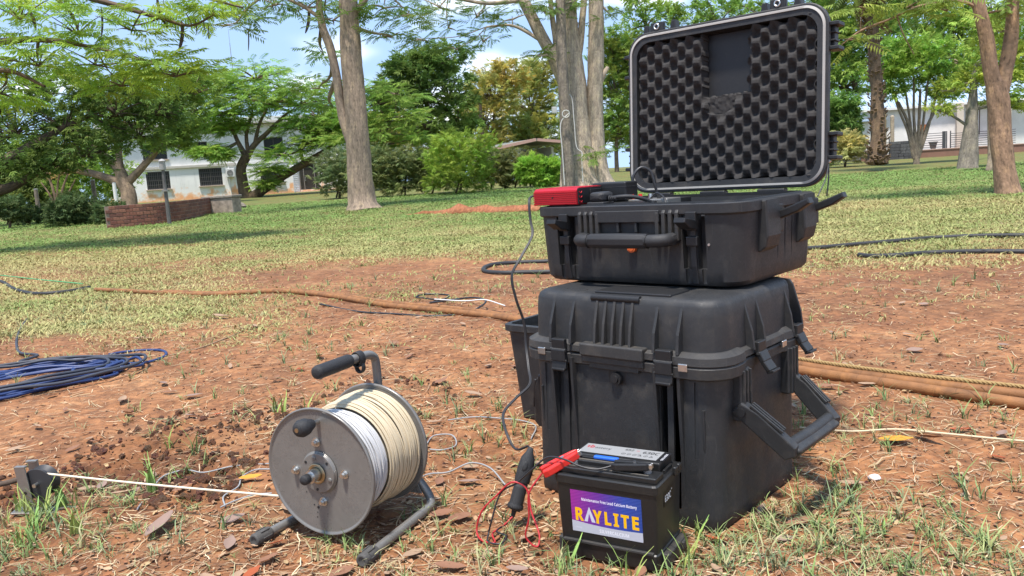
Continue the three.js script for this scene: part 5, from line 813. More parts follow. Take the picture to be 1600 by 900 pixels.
// the group of great trunks, one tree that rises in three stems
tree({ name: 'great_tree', label: 'massive pale tree of several fused trunks with flaring roots, carrying conduit pipes', depth: 27, leaf: 'feather', size: 0.46, bunches: 7, per: 6, flat: 1, tone: [0.12, 0.185, 0.05], wood: [0.64, 0.575, 0.49], bump: 0.03, n: 16,
  limbs: [[[906, 296, 72], [904, 280, 56], [902, 230, 47], [899, 170, 42], [895, 110, 35], [890, 40, 26], [888, -60, 24], [886, -220, 20]], [[942, 296, 44], [936, 275, 34], [931, 225, 27], [930, 150, 25], [931, 80, 24], [932, 0, 23], [934, -100, 24], [940, -240, 18]], [[893, 150, 24], [878, 118, 22], [862, 85, 20], [845, 55, 19], [828, 20, 18], [808, -20, 17], [780, -100, 14]], [[872, 105, 12], [868, 60, 9], [862, 20, 8], [858, -30, 8]], [[897, 115, 14], [906, 70, 11], [911, 20, 10], [915, -40, 9]], [[885, 110, 10], [893, 75, 9], [900, 35, 8]], [[958, 290, 12], [946, 276, 14], [938, 258, 14]], [[815, 0, 8], [760, 5, 6], [700, -5, 4]], [[850, 66, 7], [800, 40, 4], [760, 42, 3]], [[930, 145, 12], [942, 118, 9], [950, 105, 6]]],
  clumps: [[690, 8, 45, 16], [745, 22, 45, 18], [700, 40, 30, 12, 0, 0.7], [800, 25, 36, 18], [755, 62, 30, 10, 0, 0.8], [715, 75, 22, 8, 0, 0.6], [840, 85, 16, 9, -0.5, 0.7], [660, 25, 26, 10, 0, 0.7], [850, 15, 26, 12, -1, 0.8], [955, 25, 26, 22, 0, 0.8], [880, 5, 30, 12, -1, 0.8], [660, 60, 18, 8, 0, 0.6], [930, 240, 5, 8, -0.9, 0.5], [780, -70, 110, 34, 0, 1.5], [900, -240, 260, 80, 0, 5], [1050, -160, 120, 50, 0, 2], [1000, -80, 80, 26, 0, 1.5]] });
tree({ name: 'slender_tree', label: 'slender straight grey trunk speckled with lichen, touching the massive trunks', depth: 25.6, leaf: 'feather', size: 0.4, bunches: 10, per: 6, flat: 1, tone: MG, wood: [0.30, 0.28, 0.25], bump: 0.035, clumps: [[880, -160, 60, 30]], limbs: [[[888, 294, 22], [886, 240, 19], [881, 150, 17], [877, 60, 16], [874, -140, 14]]] });
{ // conduits and box on the trunks
  const c = std({ color: lin(0.55, 0.54, 0.50), roughness: 0.6 }), D = 25.2, r = 0.028, w = (l, d = D) => l.map(([x, y]) => at(x, y, d));
  const coil = at(884, 178, D), ring = []; for (let i = 0; i <= 22; i++) { const a = i / 22 * 6.9 + 0.3; ring.push(V(coil.x + 0.11 * Math.cos(a), coil.y + 0.11 * Math.sin(a), coil.z + i * 0.003)); }
  tag(part('conduit_pipe', [tube([...w([[882, 289], [879, 240], [877, 190]]), ...ring], 0.015, 90, 7)], c, scene), 'white conduit pipe with a coil at its top on the slender trunk', 'pipe', 'conduits on the trunks');
  tag(part('conduit_pipe', [tube(w([[911, 285], [909, 250], [909, 238], [902, 232], [897, 190], [892, 150], [886, 146], [884, 150]], 25.9), 0.015, 90, 7)], c, scene), 'white conduit pipe stepping sideways up the massive trunk', 'pipe', 'conduits on the trunks');
  const p = at(866, 172, 25.3), o = thing('junction_box', 'small white junction box fixed beside the slender trunk', 'box', p.toArray(), 0.2); part('housing', box(0.15, 0.20, 0.08, 0, 0, 0, 0.01), c, o); part('cover_plate', box(0.12, 0.16, 0.01, 0, 0, 0.043, 0.004), c, o); part('bracket', box(0.14, 0.03, 0.04, 0.1, -0.02, -0.03, 0.004), M.zinc, o);
}
// right hand side
tree({ name: 'dark_leafy_tree', label: 'dense mid green tree filling the space between the open lid and the shaggy palm', depth: 62, leaf: 'broad', size: 0.95, bunches: 34, per: 11, tone: [0.16, 0.245, 0.055], warm: 0.35, wood: [0.2, 0.16, 0.12], limbs: [[[1335, 252, 12], [1338, 200, 9], [1335, 120, 7]]],
  clumps: [[1320, 125, 40, 44], [1345, 185, 36, 34], [1312, 195, 28, 40], [1385, 65, 50, 40], [1335, 50, 50, 34], [1300, 80, 36, 44], [1350, 225, 26, 16], [1400, 20, 50, 30], [1310, 10, 50, 34]] });
tree({ name: 'leafy_tree', label: 'bright green tree behind the roof of the white bungalow', depth: 72, leaf: 'broad', size: 0.95, bunches: 34, per: 10, tone: [0.21, 0.30, 0.065], warm: 0.35, wood: [0.2, 0.16, 0.12], limbs: [[[1500, 250, 12], [1500, 180, 9], [1490, 90, 7]]],
  clumps: [[1440, 40, 45, 40], [1490, 60, 45, 40], [1545, 70, 45, 50], [1590, 60, 45, 50], [1600, 130, 40, 34], [1470, 0, 60, 30], [1550, 10, 60, 40], [1640, 100, 60, 60], [1545, 130, 34, 22]] });
tree({ name: 'leafy_tree', label: 'tall green tree behind the open lid', depth: 64, leaf: 'broad', size: 0.9, bunches: 30, per: 10, tone: [0.17, 0.26, 0.06], wood: [0.2, 0.16, 0.12], limbs: [[[1100, 262, 12], [1100, 180, 9], [1110, 60, 7]]], clumps: [[1050, 60, 60, 40], [1120, 30, 70, 44], [1200, 20, 70, 44], [1010, 30, 40, 34], [1150, 120, 90, 60], [1260, 90, 70, 70], [1060, 150, 70, 60], [1000, 180, 40, 44], [1230, 190, 60, 44]] });
{ // palm: ringed, shaggy trunk, arching fronds, dead ones hanging
  const D = 35, base = at(1370, 251, D); base.y = height(base.x, base.z) - 0.02; const o = thing('palm_tree', 'shaggy palm with a rough brown trunk before the white bungalow', 'tree', base.toArray());
  const P = (x, y) => at(x, y, D).sub(base), q = rng(19), k = D / CAM.f;
  const axis = new THREE.CatmullRomCurve3([P(1370, 256), P(1372, 220), P(1369, 130), P(1364, 40), P(1362, -40)]), mat = bark(0.26, 0.19, 0.13, 1.2, 0.04);
  part('trunk', limb(axis.points, [0.42, 0.30, 0.25, 0.23, 0.2], { n: 12, seg: 40, rough: 0.2, seed: 4 }), mat, o);
  const stubs = []; for (let i = 0; i < 240; i++) { const t = Math.pow(q(), 1.5) * 0.92, p = axis.getPointAt(t), a = i * 2.4, r = mix(0.36, 0.20, t) * (t < 0.16 ? 1.15 : 1); const g = box(0.11, t < 0.16 ? 0.22 : 0.13, 0.03, 0, 0.06, 0, 0); g.rotateX(0.5 + q() * 0.5); g.rotateY(a); stubs.push(g.translate(p.x + r * Math.sin(a), p.y, p.z + r * Math.cos(a))); }
  const sb = part('frond_stubs', stubs, mat, o); sb.userData.kind = 'stuff';
  const fr = (seed, n = 26) => { const z = rng(seed), pos = []; for (let i = 0; i < n; i++) { const t = 0.15 + 0.85 * i / n, p = V(0, 0.35 * t - 0.75 * t * t, t * 0.9); for (const s of [-1, 1]) quadLeaf(0.30 * Math.sin(Math.PI * (0.2 + 0.75 * t)) + 0.05, 0.022, 0.5, pos, p, V(s, -0.1, 0.6).normalize(), V(0, 1, 0)); } return leafGeo(pos); }, frG = fr(2);
  const greenM = leafy({ color: lin(0.11, 0.16, 0.04) }), dryM = leafy({ color: lin(0.30, 0.20, 0.10) }), topP = P(1362, -40);
  for (let i = 0; i < 22; i++) { const m = part('frond', frG, i < 15 ? greenM : dryM, o); m.position.copy(topP); m.scale.setScalar(2.6); m.rotation.order = 'YXZ'; m.rotation.set(i < 15 ? -0.5 + q() * 0.9 : 1.15 + q() * 0.3, i * 2.4, 0); }
}
tree({ name: 'many_stemmed_tree', label: 'tree of many slim pale stems fanning out from one base before the bungalow', depth: 41, leaf: 'broad', size: 0.55, bunches: 30, per: 10, tone: [0.18, 0.28, 0.06], wood: [0.36, 0.31, 0.26], bump: 0.01,
  limbs: [[[1432, 250, 11], [1431, 225, 6], [1428, 185, 4], [1428, 120, 3]], [[1428, 248, 6], [1418, 205, 4], [1404, 170, 4], [1390, 125, 3]], [[1429, 246, 5], [1422, 190, 4], [1412, 125, 3]], [[1434, 246, 6], [1442, 195, 4], [1450, 125, 3]], [[1435, 247, 5], [1450, 200, 4], [1466, 135, 3]], [[1434, 246, 7], [1436, 190, 5], [1438, 140, 4]], [[1432, 247, 7], [1418, 190, 5], [1404, 160, 4]], [[1434, 247, 6], [1452, 190, 5], [1470, 160, 4]]],
  clumps: [[1425, 108, 45, 20], [1475, 122, 34, 16], [1395, 112, 28, 18], [1500, 92, 34, 22], [1450, 82, 42, 20], [1410, 78, 36, 18], [1400, 145, 12, 8, -0.5, 0.4], [1480, 150, 18, 7, 0, 0.4]] });
tree({ name: 'bottle_tree', label: 'smooth grey bottle-shaped trunk on the lawn, next to a very thin trunk', depth: 31, leaf: 'broad', size: 0.4, bunches: 16, per: 8, tone: [0.268, 0.342, 0.073], wood: [0.33, 0.32, 0.29], bump: 0.006, n: 14, limbs: [[[1513, 268, 34], [1513, 258, 29], [1515, 230, 25], [1517, 195, 20], [1519, 170, 16], [1521, 140, 11], [1524, 100, 7]], [[1516, 200, 5], [1490, 182, 4], [1468, 172, 3]], [[1519, 172, 5], [1550, 165, 3]]],
  clumps: [[1520, 128, 30, 14], [1548, 105, 32, 22], [1490, 140, 22, 9, 0, 0.7], [1575, 125, 26, 20], [1585, 80, 30, 26], [1550, 70, 26, 20], [1470, 172, 16, 6, 0, 0.6], [1560, 160, 20, 8, 0, 0.7], [1595, 165, 20, 14]] });
tree({ name: 'thin_tree', label: 'very thin pale trunk standing between the bottle trunk and the forked tree', depth: 27, leaf: 'broad', size: 0.35, bunches: 12, per: 7, tone: [0.220, 0.305, 0.073], wood: [0.40, 0.35, 0.29], bump: 0.01, limbs: [[[1545, 272, 12], [1548, 250, 9], [1547, 180, 8], [1545, 110, 6], [1546, 40, 4]]], clumps: [[1545, 60, 26, 16], [1530, 40, 24, 14], [1565, 45, 24, 16]] });
tree({ name: 'forked_tree', label: 'rough reddish brown forked trunk standing on the lawn, soil stained at its foot', depth: 14.6, leaf: 'feather', size: 0.42, bunches: 8, per: 6, flat: 1, tone: [0.183, 0.244, 0.061], wood: [0.46, 0.32, 0.23], bump: 0.03, n: 14,
  limbs: [[[1578, 312, 44], [1574, 296, 37], [1568, 255, 31], [1563, 205, 31], [1560, 160, 33], [1556, 130, 30]], [[1557, 150, 26], [1548, 110, 24], [1541, 60, 23], [1530, 10, 20], [1518, -60, 17]], [[1562, 150, 25], [1571, 110, 22], [1580, 55, 20], [1583, 0, 18], [1590, -70, 16]], [[1533, 18, 6], [1510, 4, 5], [1470, 3, 4.5], [1430, 12, 4], [1390, 30, 3.5], [1345, 48, 3], [1312, 72, 2]], [[1400, 20, 3], [1410, 50, 2], [1428, 85, 1.6]], [[1545, 20, 4], [1590, 10, 3]]],
  clumps: [[1350, 10, 36, 9, 0, 0.7], [1420, 8, 36, 9, 0, 0.7], [1480, 14, 30, 9, 0, 0.6], [1330, 60, 18, 8, 0, 0.5], [1590, 8, 30, 12, 0, 0.7], [1560, -110, 120, 36, 0, 1.4], [1450, -90, 100, 30, 0, 1.2], [1660, -80, 80, 34]] });
// hedge and bushes behind the lawn
function bush(name, label, x0, x1, y0, y1, depth, opt) {
  const c = [], n = Math.max(1, Math.round((x1 - x0) / ((y1 - y0) * 0.7))), q = rng(x0 + 5), ry = (y1 - y0) / 2; for (let i = 0; i < n; i++) for (const v of [0.26, 0.5, 0.74]) c.push([mix(x0, x1, (i + 0.5) / n) + (q() - 0.5) * 8, mix(y1, y0, v) + (q() - 0.5) * 5, Math.max((x1 - x0) / n * 0.62, ry * 0.5), ry * 0.46]);
  const xm = (x0 + x1) / 2, st = [[[xm, y1 + 2, 4], [xm + 2, (y0 + y1) / 2, 2.5], [xm - 3, y0 + 8, 1.2]]]; for (let i = 0; i < n; i++) st.push([[mix(x0, x1, (i + 0.4) / n), y1 + 1, 3], [mix(x0, x1, (i + 0.6) / n), (y0 + y1) / 2, 1.6]]);
  return tree({ name, label, depth, limbs: st, clumps: c, leaf: 'fine', size: 0.34 * depth / 33, bunches: 42, per: 11, join: false, wood: [0.16, 0.12, 0.09], bump: 0.005, ...opt });
}
bush('hedge', 'long grey green clipped hedge behind the tall lone trunk', 560, 704, 236, 303, 34, { tone: [0.17, 0.21, 0.09], bunches: 60 });
bush('shrub', 'grey green oleander shrub beside the glass door of the white house', 508, 552, 238, 308, 36, { tone: [0.17, 0.22, 0.11] });
bush('hedge', 'thin dark hedge showing bare stems beside the bright bush', 752, 826, 236, 296, 35, { tone: [0.13, 0.15, 0.06], bunches: 30, per: 7 });
bush('bush', 'bright green rounded bush standing before the hedges', 682, 757, 208, 302, 31.5, { tone: [0.20, 0.285, 0.055], bunches: 60 });
bush('bush', 'low bright green bush beside the small house', 820, 862, 250, 290, 33, { tone: [0.207, 0.342, 0.061] });
bush('bush', 'low green bush hidden partly by the slender trunk', 852, 876, 256, 288, 34, { tone: [0.146, 0.244, 0.055] });
bush('shrub', 'drooping grassy shrub at the corner of the bungalow railing', 1302, 1338, 212, 252, 44, { tone: [0.293, 0.293, 0.134] });
bush('shrub', 'green shrub growing against the open lid side of the bungalow', 1296, 1330, 150, 235, 50, { tone: [0.122, 0.207, 0.055], leaf: 'broad', size: 0.6 });
for (const [x, y0, y1, d, label] of [[14, 312, 350, 25, 'small dark shrub growing apart from the other small shrubs'], [44, 322, 348, 27, 'smallest dark green shrub among the small shrubs'], [92, 316, 358, 24, 'loose open shrub before the leaning dry stems'], [134, 308, 356, 24.5, 'dark upright shrub beside the grey post'], [168, 316, 358, 24, 'dark shrub standing at the end of the brick wall'], [112, 304, 348, 26, 'slim dark shrub between the loose shrub and the grey post']]) bush('shrub', label, x - 13, x + 13, y0, y1, d, { tone: [0.079, 0.122, 0.049], leaf: 'broad', size: 0.2, bunches: 26 });
tree({ name: 'dry_shrub', label: 'tangle of dry brown stems under the dark leafy tree', depth: 36, leaf: 'fine', size: 0.25, bunches: 10, per: 5, tone: [0.268, 0.207, 0.110], wood: [0.28, 0.21, 0.15], limbs: [[[90, 330, 6], [84, 300, 4], [72, 265, 3]], [[92, 330, 5], [98, 295, 4], [110, 262, 2]], [[88, 330, 4], [78, 305, 3], [64, 285, 2]], [[94, 330, 4], [108, 300, 3], [118, 280, 2]], [[90, 328, 3], [90, 290, 3], [95, 262, 2]]], clumps: [[80, 268, 20, 14], [105, 268, 20, 12]] });
bush('bush', 'bright green bush seen under the dark leafy tree', 100, 185, 236, 318, 46, { tone: [0.195, 0.293, 0.061], leaf: 'broad', size: 0.5 });
bush('bush', 'grey green thicket beyond the small shrubs', -60, 100, 262, 326, 50, { tone: [0.146, 0.195, 0.067], leaf: 'broad', size: 0.55 });
// far trees that close the view
for (const [i, [x, y, h, d]] of [[-420, 330, 150, 90], [-220, 325, 170, 95], [-60, 318, 150, 92], [120, 312, 130, 98], [700, 272, 110, 110], [880, 262, 110, 105], [1010, 255, 140, 95], [1180, 243, 170, 92], [1340, 232, 160, 100], [1700, 210, 210, 88], [1900, 195, 220, 92], [2120, 180, 220, 95], [410, 292, 60, 120], [540, 284, 80, 118]].entries())
  tree({ name: 'far_tree', label: ['far broad green tree closing the view', 'far pale green tree closing the view'][i % 2], group: ['far broad trees', 'far pale trees'][i % 2], depth: d, leaf: i % 2 ? 'fine' : 'broad', size: 1.15, bunches: 22, per: 8, join: false, tone: i % 2 ? [0.15, 0.19, 0.06] : [0.10, 0.155, 0.045], wood: [0.22, 0.18, 0.14], limbs: [[[x, y, 10], [x, y - h * 0.3, 7], [x + 4, y - h * 0.6, 5]]], clumps: [[x - h * 0.3, y - h * 0.35, h * 0.38, h * 0.3], [x + h * 0.3, y - h * 0.38, h * 0.38, h * 0.3], [x, y - h * 0.68, h * 0.38, h * 0.3], [x - 5, y - h * 0.25, h * 0.5, h * 0.22]] });
// ---------------------------------------------------------------- buildings, walls, posts
{ // white two-storey house behind the brick wall
  const a = at(172, 309, 57), b = at(548, 300, 62.5), L = Math.hypot(b.x - a.x, b.z - a.z), turn = -Math.atan2(b.z - a.z, b.x - a.x), gy = Math.min(height(a.x, a.z), height(b.x, b.z)) - 0.05;
  const o = thing('white_house', 'white two-storey house with barred windows and a glass door beyond the brick wall', 'house', [a.x, gy, a.z], turn);
  const X = (px) => { const r = ray(px, 300), dx = b.x - a.x, dz = b.z - a.z, t = (a.x * r.z - a.z * r.x) / (dz * r.x - dx * r.z); return t * L; };   // the wall point that a pixel column meets
  const H1 = 2.30, H2 = 5.2, Dp = 7;
  const wallTex = texture(1024, (u, v) => { const k = 0.90 + 0.08 * fA(u * 2, v * 2) + 0.02 * fC(u, v); const y = v * 5.6, s = ss(0.75, 0.05, y + (fB(u * 3, v) - 0.5) * 1.1 + (fA(u * 4, v) - 0.5) * 0.9) * 0.75, st = ss(0.62, 0.85, fB(u * 8, v * 0.2)) * 0.06; return [k - st, mix(k, k * 0.66, s) - st, mix(k * 0.99, k * 0.40, s) - st]; });   // red soil splashed up the foot of the wall
  const wallM = std({ map: withRepeat(wallTex, 1 / L, 1 / 5.6), color: lin(0.88, 0.88, 0.87), roughness: 0.9 }), plain = std({ color: lin(0.86, 0.86, 0.85), map: withRepeat(T.plaster, 0.5), roughness: 0.9 }), darkM = std({ color: lin(0.03, 0.032, 0.036), roughness: 0.25 }), frameM = std({ color: lin(0.07, 0.065, 0.06), roughness: 0.6 });
  const holes = [[231, 268, 0.92, 2.16], [314, 350, 0.96, 2.2], [410, 446, 0.85, 2.05], [470, 501, 0.22, 2.15]].map(([p, q, y0, y1]) => [X(p), X(q), y0, y1]), upper = [[230, 268, 3.0, 4.2], [312, 332, 3.4, 4.1], [420, 450, 3.0, 4.2]].map(([p, q, y0, y1]) => [X(p), X(q), y0, y1]);
  const wall = (x0, x1, y0, y1, hs) => { const s = new THREE.Shape([[x0, y0], [x1, y0], [x1, y1], [x0, y1]].map((p) => new THREE.Vector2(...p))); for (const [p, q, u, v] of hs) s.holes.push(new THREE.Path([[p, u], [p, v], [q, v], [q, u]].map((w) => new THREE.Vector2(...w)))); return boxUV(new THREE.ExtrudeGeometry(s, { depth: 0.25, bevelEnabled: false }).translate(0, 0, -0.25)); };
  part('lower_wall', wall(0, L, 0, H1, holes), wallM, o);
  part('upper_wall', wall(0.02, L - 0.02, H1 + 0.18, H2, upper), plain, o).position.z = -0.06;
  part('string_course', box(X(372) + 0.1, 0.18, 0.5, X(372) / 2 - 0.05, H1 + 0.09, -0.12, 0.01), std({ color: lin(0.55, 0.52, 0.47), map: withRepeat(T.plaster, 1), roughness: 0.95 }), o);
  part('string_course', box(L - X(372) - 0.05, 0.14, 0.34, (L + X(372)) / 2 + 0.02, H1 + 0.09, -0.13, 0.01), plain, o);
  part('end_wall', [box(0.24, H2 - 0.02, Dp, 0.13, H2 / 2 - 0.01, -Dp / 2 - 0.26, 0), box(0.24, H2 - 0.02, Dp, L - 0.15, H2 / 2 - 0.01, -Dp / 2 - 0.26, 0), box(L - 0.5, H2 - 0.02, 0.2, L / 2, H2 / 2 - 0.01, -Dp - 0.1, 0)], plain, o);
  part('floor_slab', box(L - 0.52, 0.2, Dp - 0.3, L / 2, H1 + 0.1, -Dp / 2 - 0.2, 0), plain, o);
  const rf = part('roof', [box(L + 0.8, 0.16, Dp + 1.2, L / 2, H2 + 0.1, -Dp / 2 - 0.1, 0.02)], std({ color: lin(0.5, 0.47, 0.43), roughness: 0.95 }), o);
  part('parapet', box(L + 0.8, 0.3, 0.14, L / 2, H2 + 0.33, 0.42, 0.01), plain, rf);
  const win = (p, q, u, v, bars, zoff = 0) => {
    const w = part('window', [box(q - p, 0.06, 0.08, (p + q) / 2, v - 0.03, -0.1 + zoff, 0.004), box(q - p, 0.06, 0.08, (p + q) / 2, u + 0.03, -0.1 + zoff, 0.004), box(0.06, v - u, 0.07, p + 0.03, (u + v) / 2, -0.1 + zoff, 0.004), box(0.06, v - u, 0.07, q - 0.03, (u + v) / 2, -0.1 + zoff, 0.004), box(0.05, v - u - 0.1, 0.06, (p + q) / 2, (u + v) / 2, -0.1 + zoff, 0.004)], frameM, o);
    part('pane', box(q - p - 0.05, v - u - 0.05, 0.012, (p + q) / 2, (u + v) / 2, -0.13 + zoff, 0), darkM, w);
    if (bars) { const l = []; for (let x = p + 0.1; x < q - 0.04; x += 0.13) l.push(box(0.022, v - u - 0.02, 0.022, x, (u + v) / 2, -0.01 + zoff, 0)); for (const y of [0.25, 0.5, 0.75]) l.push(box(q - p - 0.01, 0.025, 0.012, (p + q) / 2, mix(u, v, y), -0.024 + zoff, 0)); const bs = part('bars', l, std({ color: lin(0.10, 0.095, 0.09), roughness: 0.6 }), w); bs.userData.kind = 'stuff'; }
    part('sill', box(q - p + 0.16, 0.07, 0.16, (p + q) / 2, u - 0.038, 0.06 + zoff, 0.006), std({ color: lin(0.42, 0.33, 0.26), roughness: 0.9 }), w);
  };
  holes.slice(0, 3).forEach((h) => win(...h, true)); upper.forEach((h) => win(...h, false, -0.06));
  { const [p, q, u, v] = holes[3], d = part('door', [box(0.08, v - u, 0.09, p + 0.04, (u + v) / 2, -0.1, 0.004), box(0.08, v - u, 0.09, q - 0.04, (u + v) / 2, -0.1, 0.004), box(q - p - 0.16, 0.08, 0.085, (p + q) / 2, v - 0.04, -0.1, 0.004), box(0.05, v - u - 0.1, 0.07, mix(p, q, 0.24), (u + v) / 2 - 0.03, -0.1, 0.004), box(0.05, v - u - 0.1, 0.07, mix(p, q, 0.78), (u + v) / 2 - 0.03, -0.1, 0.004)], std({ color: lin(0.22, 0.2, 0.18), roughness: 0.6 }), o); part('pane', box(q - p - 0.16, v - u - 0.1, 0.012, (p + q) / 2, (u + v) / 2, -0.12, 0), std({ color: lin(0.05, 0.045, 0.04), roughness: 0.1 }), d); part('handle', box(0.03, 0.3, 0.04, mix(p, q, 0.30), 1.0, -0.04, 0.008), M.steel, d); }
  { const p = X(460), q = X(469), l = part('louvre_shutter', box(q - p, 2.0, 0.05, (p + q) / 2, 1.03, 0.03, 0.005), std({ color: lin(0.5, 0.53, 0.58), roughness: 0.7 }), o); for (let k = 0; k < 14; k++) part('slat', box(q - p - 0.06, 0.09, 0.03, (p + q) / 2, 0.16 + k * 0.136, 0.065, 0.004, 0.35), std({ color: lin(0.62, 0.64, 0.68), roughness: 0.7 }), l); }
  part('downpipe', cyl(0.04, 0.04, H1 - 0.1, X(361), H1 / 2, 0.07, 0, 0, 10), plain, o);
  part('step', box(2.4, 0.18, 1.1, X(488), 0.0, 0.6, 0.02), std({ color: lin(0.45, 0.33, 0.24), roughness: 0.95 }), o);
  { const q = V(X(363), 1.78, 0.22).applyAxisAngle(V(0, 1, 0), turn).add(o.position), ac = thing('air_conditioner', 'white air conditioner unit fixed high on the white house wall', 'air conditioner', q.toArray(), turn); part('casing', box(0.62, 0.62, 0.34, 0, 0, 0, 0.03), std({ color: lin(0.62, 0.62, 0.6), roughness: 0.6 }), ac); part('fan_grille', [cyl(0.21, 0.21, 0.02, -0.02, 0, 0.175, Math.PI / 2, 0, 28)], std({ color: lin(0.22, 0.22, 0.22), roughness: 0.7 }), ac); part('fan_ring', [0.08, 0.14, 0.2].map((r) => new THREE.TorusGeometry(r, 0.008, 6, 28).translate(-0.02, 0, 0.187)), M.zinc, ac); part('bracket', [box(0.05, 0.05, 0.36, -0.2, -0.33, -0.02, 0.004), box(0.05, 0.05, 0.36, 0.2, -0.33, -0.02, 0.004)], M.zinc, ac); }
}
{ // curved brick retaining wall, brick by brick, and the concrete block at its end
  const A = G(168, 357), B = G(262, 348), C = G(332, 334), curve = new THREE.CatmullRomCurve3([A, B, C].map((p) => V(p.x, 0, p.z))), L = curve.getLength(), bw = L / 32, hgt = (p) => height(p.x, p.z), rows = 8, top = 0.98;
  const o = thing('brick_wall', 'low curved red brick retaining wall before the white house', 'wall', [A.x, 0, A.z]), q = rng(8), tones = [[0.36, 0.15, 0.10], [0.30, 0.12, 0.085], [0.42, 0.19, 0.125], [0.27, 0.12, 0.09]].map((c) => std({ color: lin(...c), map: withRepeat(T.stone, 3), roughness: 0.95 }));
  const rh = 0.098, g = box(bw * 0.94, rh * 0.86, 0.11, 0, 0, 0, 0.006), core = [];
  for (let r = 0; r < rows; r++) for (let k = 0; k < 32; k++) { const t = clamp((k + 0.5 + (r % 2) * 0.5) / 32.6), p = curve.getPointAt(t), d = curve.getTangentAt(t), y = -0.05 + r * rh + mix(0.06, 0.1, t); const m = part('brick', g, tones[Math.floor(q() * 4)], o); m.position.set(p.x - A.x, y + (q() - 0.5) * 0.006, p.z - A.z + (q() - 0.5) * 0.012); m.rotation.y = -Math.atan2(d.z, d.x); }
  for (let k = 0; k < 40; k++) { const p = curve.getPointAt((k + 0.5) / 40), d = curve.getTangentAt((k + 0.5) / 40), m = box(L / 40 + 0.03, rows * rh - 0.02, 0.09, 0, 0, 0, 0, 0, -Math.atan2(d.z, d.x)); core.push(m.translate(p.x - A.x, rows * rh / 2 - 0.09 + mix(0.06, 0.1, k / 40), p.z - A.z - 0.012)); }
  part('mortar_core', core, std({ color: lin(0.26, 0.19, 0.15), roughness: 1 }), o);
  const e = G(349, 333), blk = thing('concrete_block', 'weathered concrete block ending the brick wall', 'concrete block', [e.x, height(e.x, e.z), e.z], -0.25); part('slab', [box(1.05, 0.5, 0.5, 0, 0.23, 0, 0.03)], std({ color: lin(0.55, 0.45, 0.36), map: withRepeat(T.stone, 0.6), roughness: 1 }), blk); part('cap', box(1.12, 0.08, 0.56, 0, 0.52, 0, 0.02), std({ color: lin(0.44, 0.38, 0.31), map: withRepeat(T.stone, 0.9), roughness: 1 }), blk);
  const r = G(367, 326), rock = new THREE.IcosahedronGeometry(0.3, 2), p = rock.attributes.position; for (let i = 0; i < p.count; i++) { const v = V().fromBufferAttribute(p, i), s = 1 + 0.4 * noise.noise(v.x * 5, v.y * 5, v.z * 5); p.setXYZ(i, v.x * s * 1.3, v.y * s * 0.6, v.z * s); } rock.computeVertexNormals(); rock.translate(r.x, r.y + 0.08, r.z); tag(part('rock', rock, std({ color: lin(0.34, 0.29, 0.23), map: T.stone, roughness: 1 }), scene), 'rough grey rock beside the concrete block', 'rock');
}
{ // lamp post before the brick wall
  const p = G(265, 350), k = 1 / CAM.f * 26, o = thing('lamp_post', 'grey lamp post with a small head before the brick wall', 'lamp post', [p.x, height(p.x, p.z) - 0.02, p.z]), h = at(258, 264, Math.abs(p.z) * 1.0).y - p.y;
  part('post', cyl(0.042, 0.055, h, 0, h / 2, 0, 0, 0, 14), std({ color: lin(0.2, 0.19, 0.18), roughness: 0.7, map: withRepeat(T.stone, 1) }), o); part('lamp_head', [lathe([[0.0001, 0.30], [0.04, 0.29], [0.09, 0.25], [0.095, 0.23], [0.075, 0.22], [0.08, 0.02], [0.06, 0]], 20).translate(0, h - 0.02, 0)], std({ color: lin(0.33, 0.32, 0.31), roughness: 0.6 }), o); part('collar', cyl(0.10, 0.10, 0.05, 0, h * 0.62, 0, 0, 0, 14), M.zinc, o);
}
for (const [x, y0, y1, d, label] of [[60, 326, 296, 33, 'grey wooden post beside the tangle of dry stems'], [150, 322, 282, 30, 'taller grey wooden post behind the dark shrubs'], [183, 324, 286, 36, 'white painted post at the foot of the spreading tree']]) { const p = at(x, y0, d), t = at(x - 3, y1, d); p.y = height(p.x, p.z) - 0.03; const o = thing('post', label, 'post', p.toArray(), 0, 'posts by the dark tree'); part('shaft', cyl(0.075, 0.085, t.y - p.y, 0, (t.y - p.y) / 2, 0, 0, 0, 10), label.includes('white') ? M.white : std({ color: lin(0.34, 0.31, 0.28), map: withRepeat(T.bark, 1), roughness: 1 }), o); part('cap', cyl(0.07, 0.08, 0.03, 0, t.y - p.y + 0.016, 0, 0, 0, 10), M.zinc, o); }
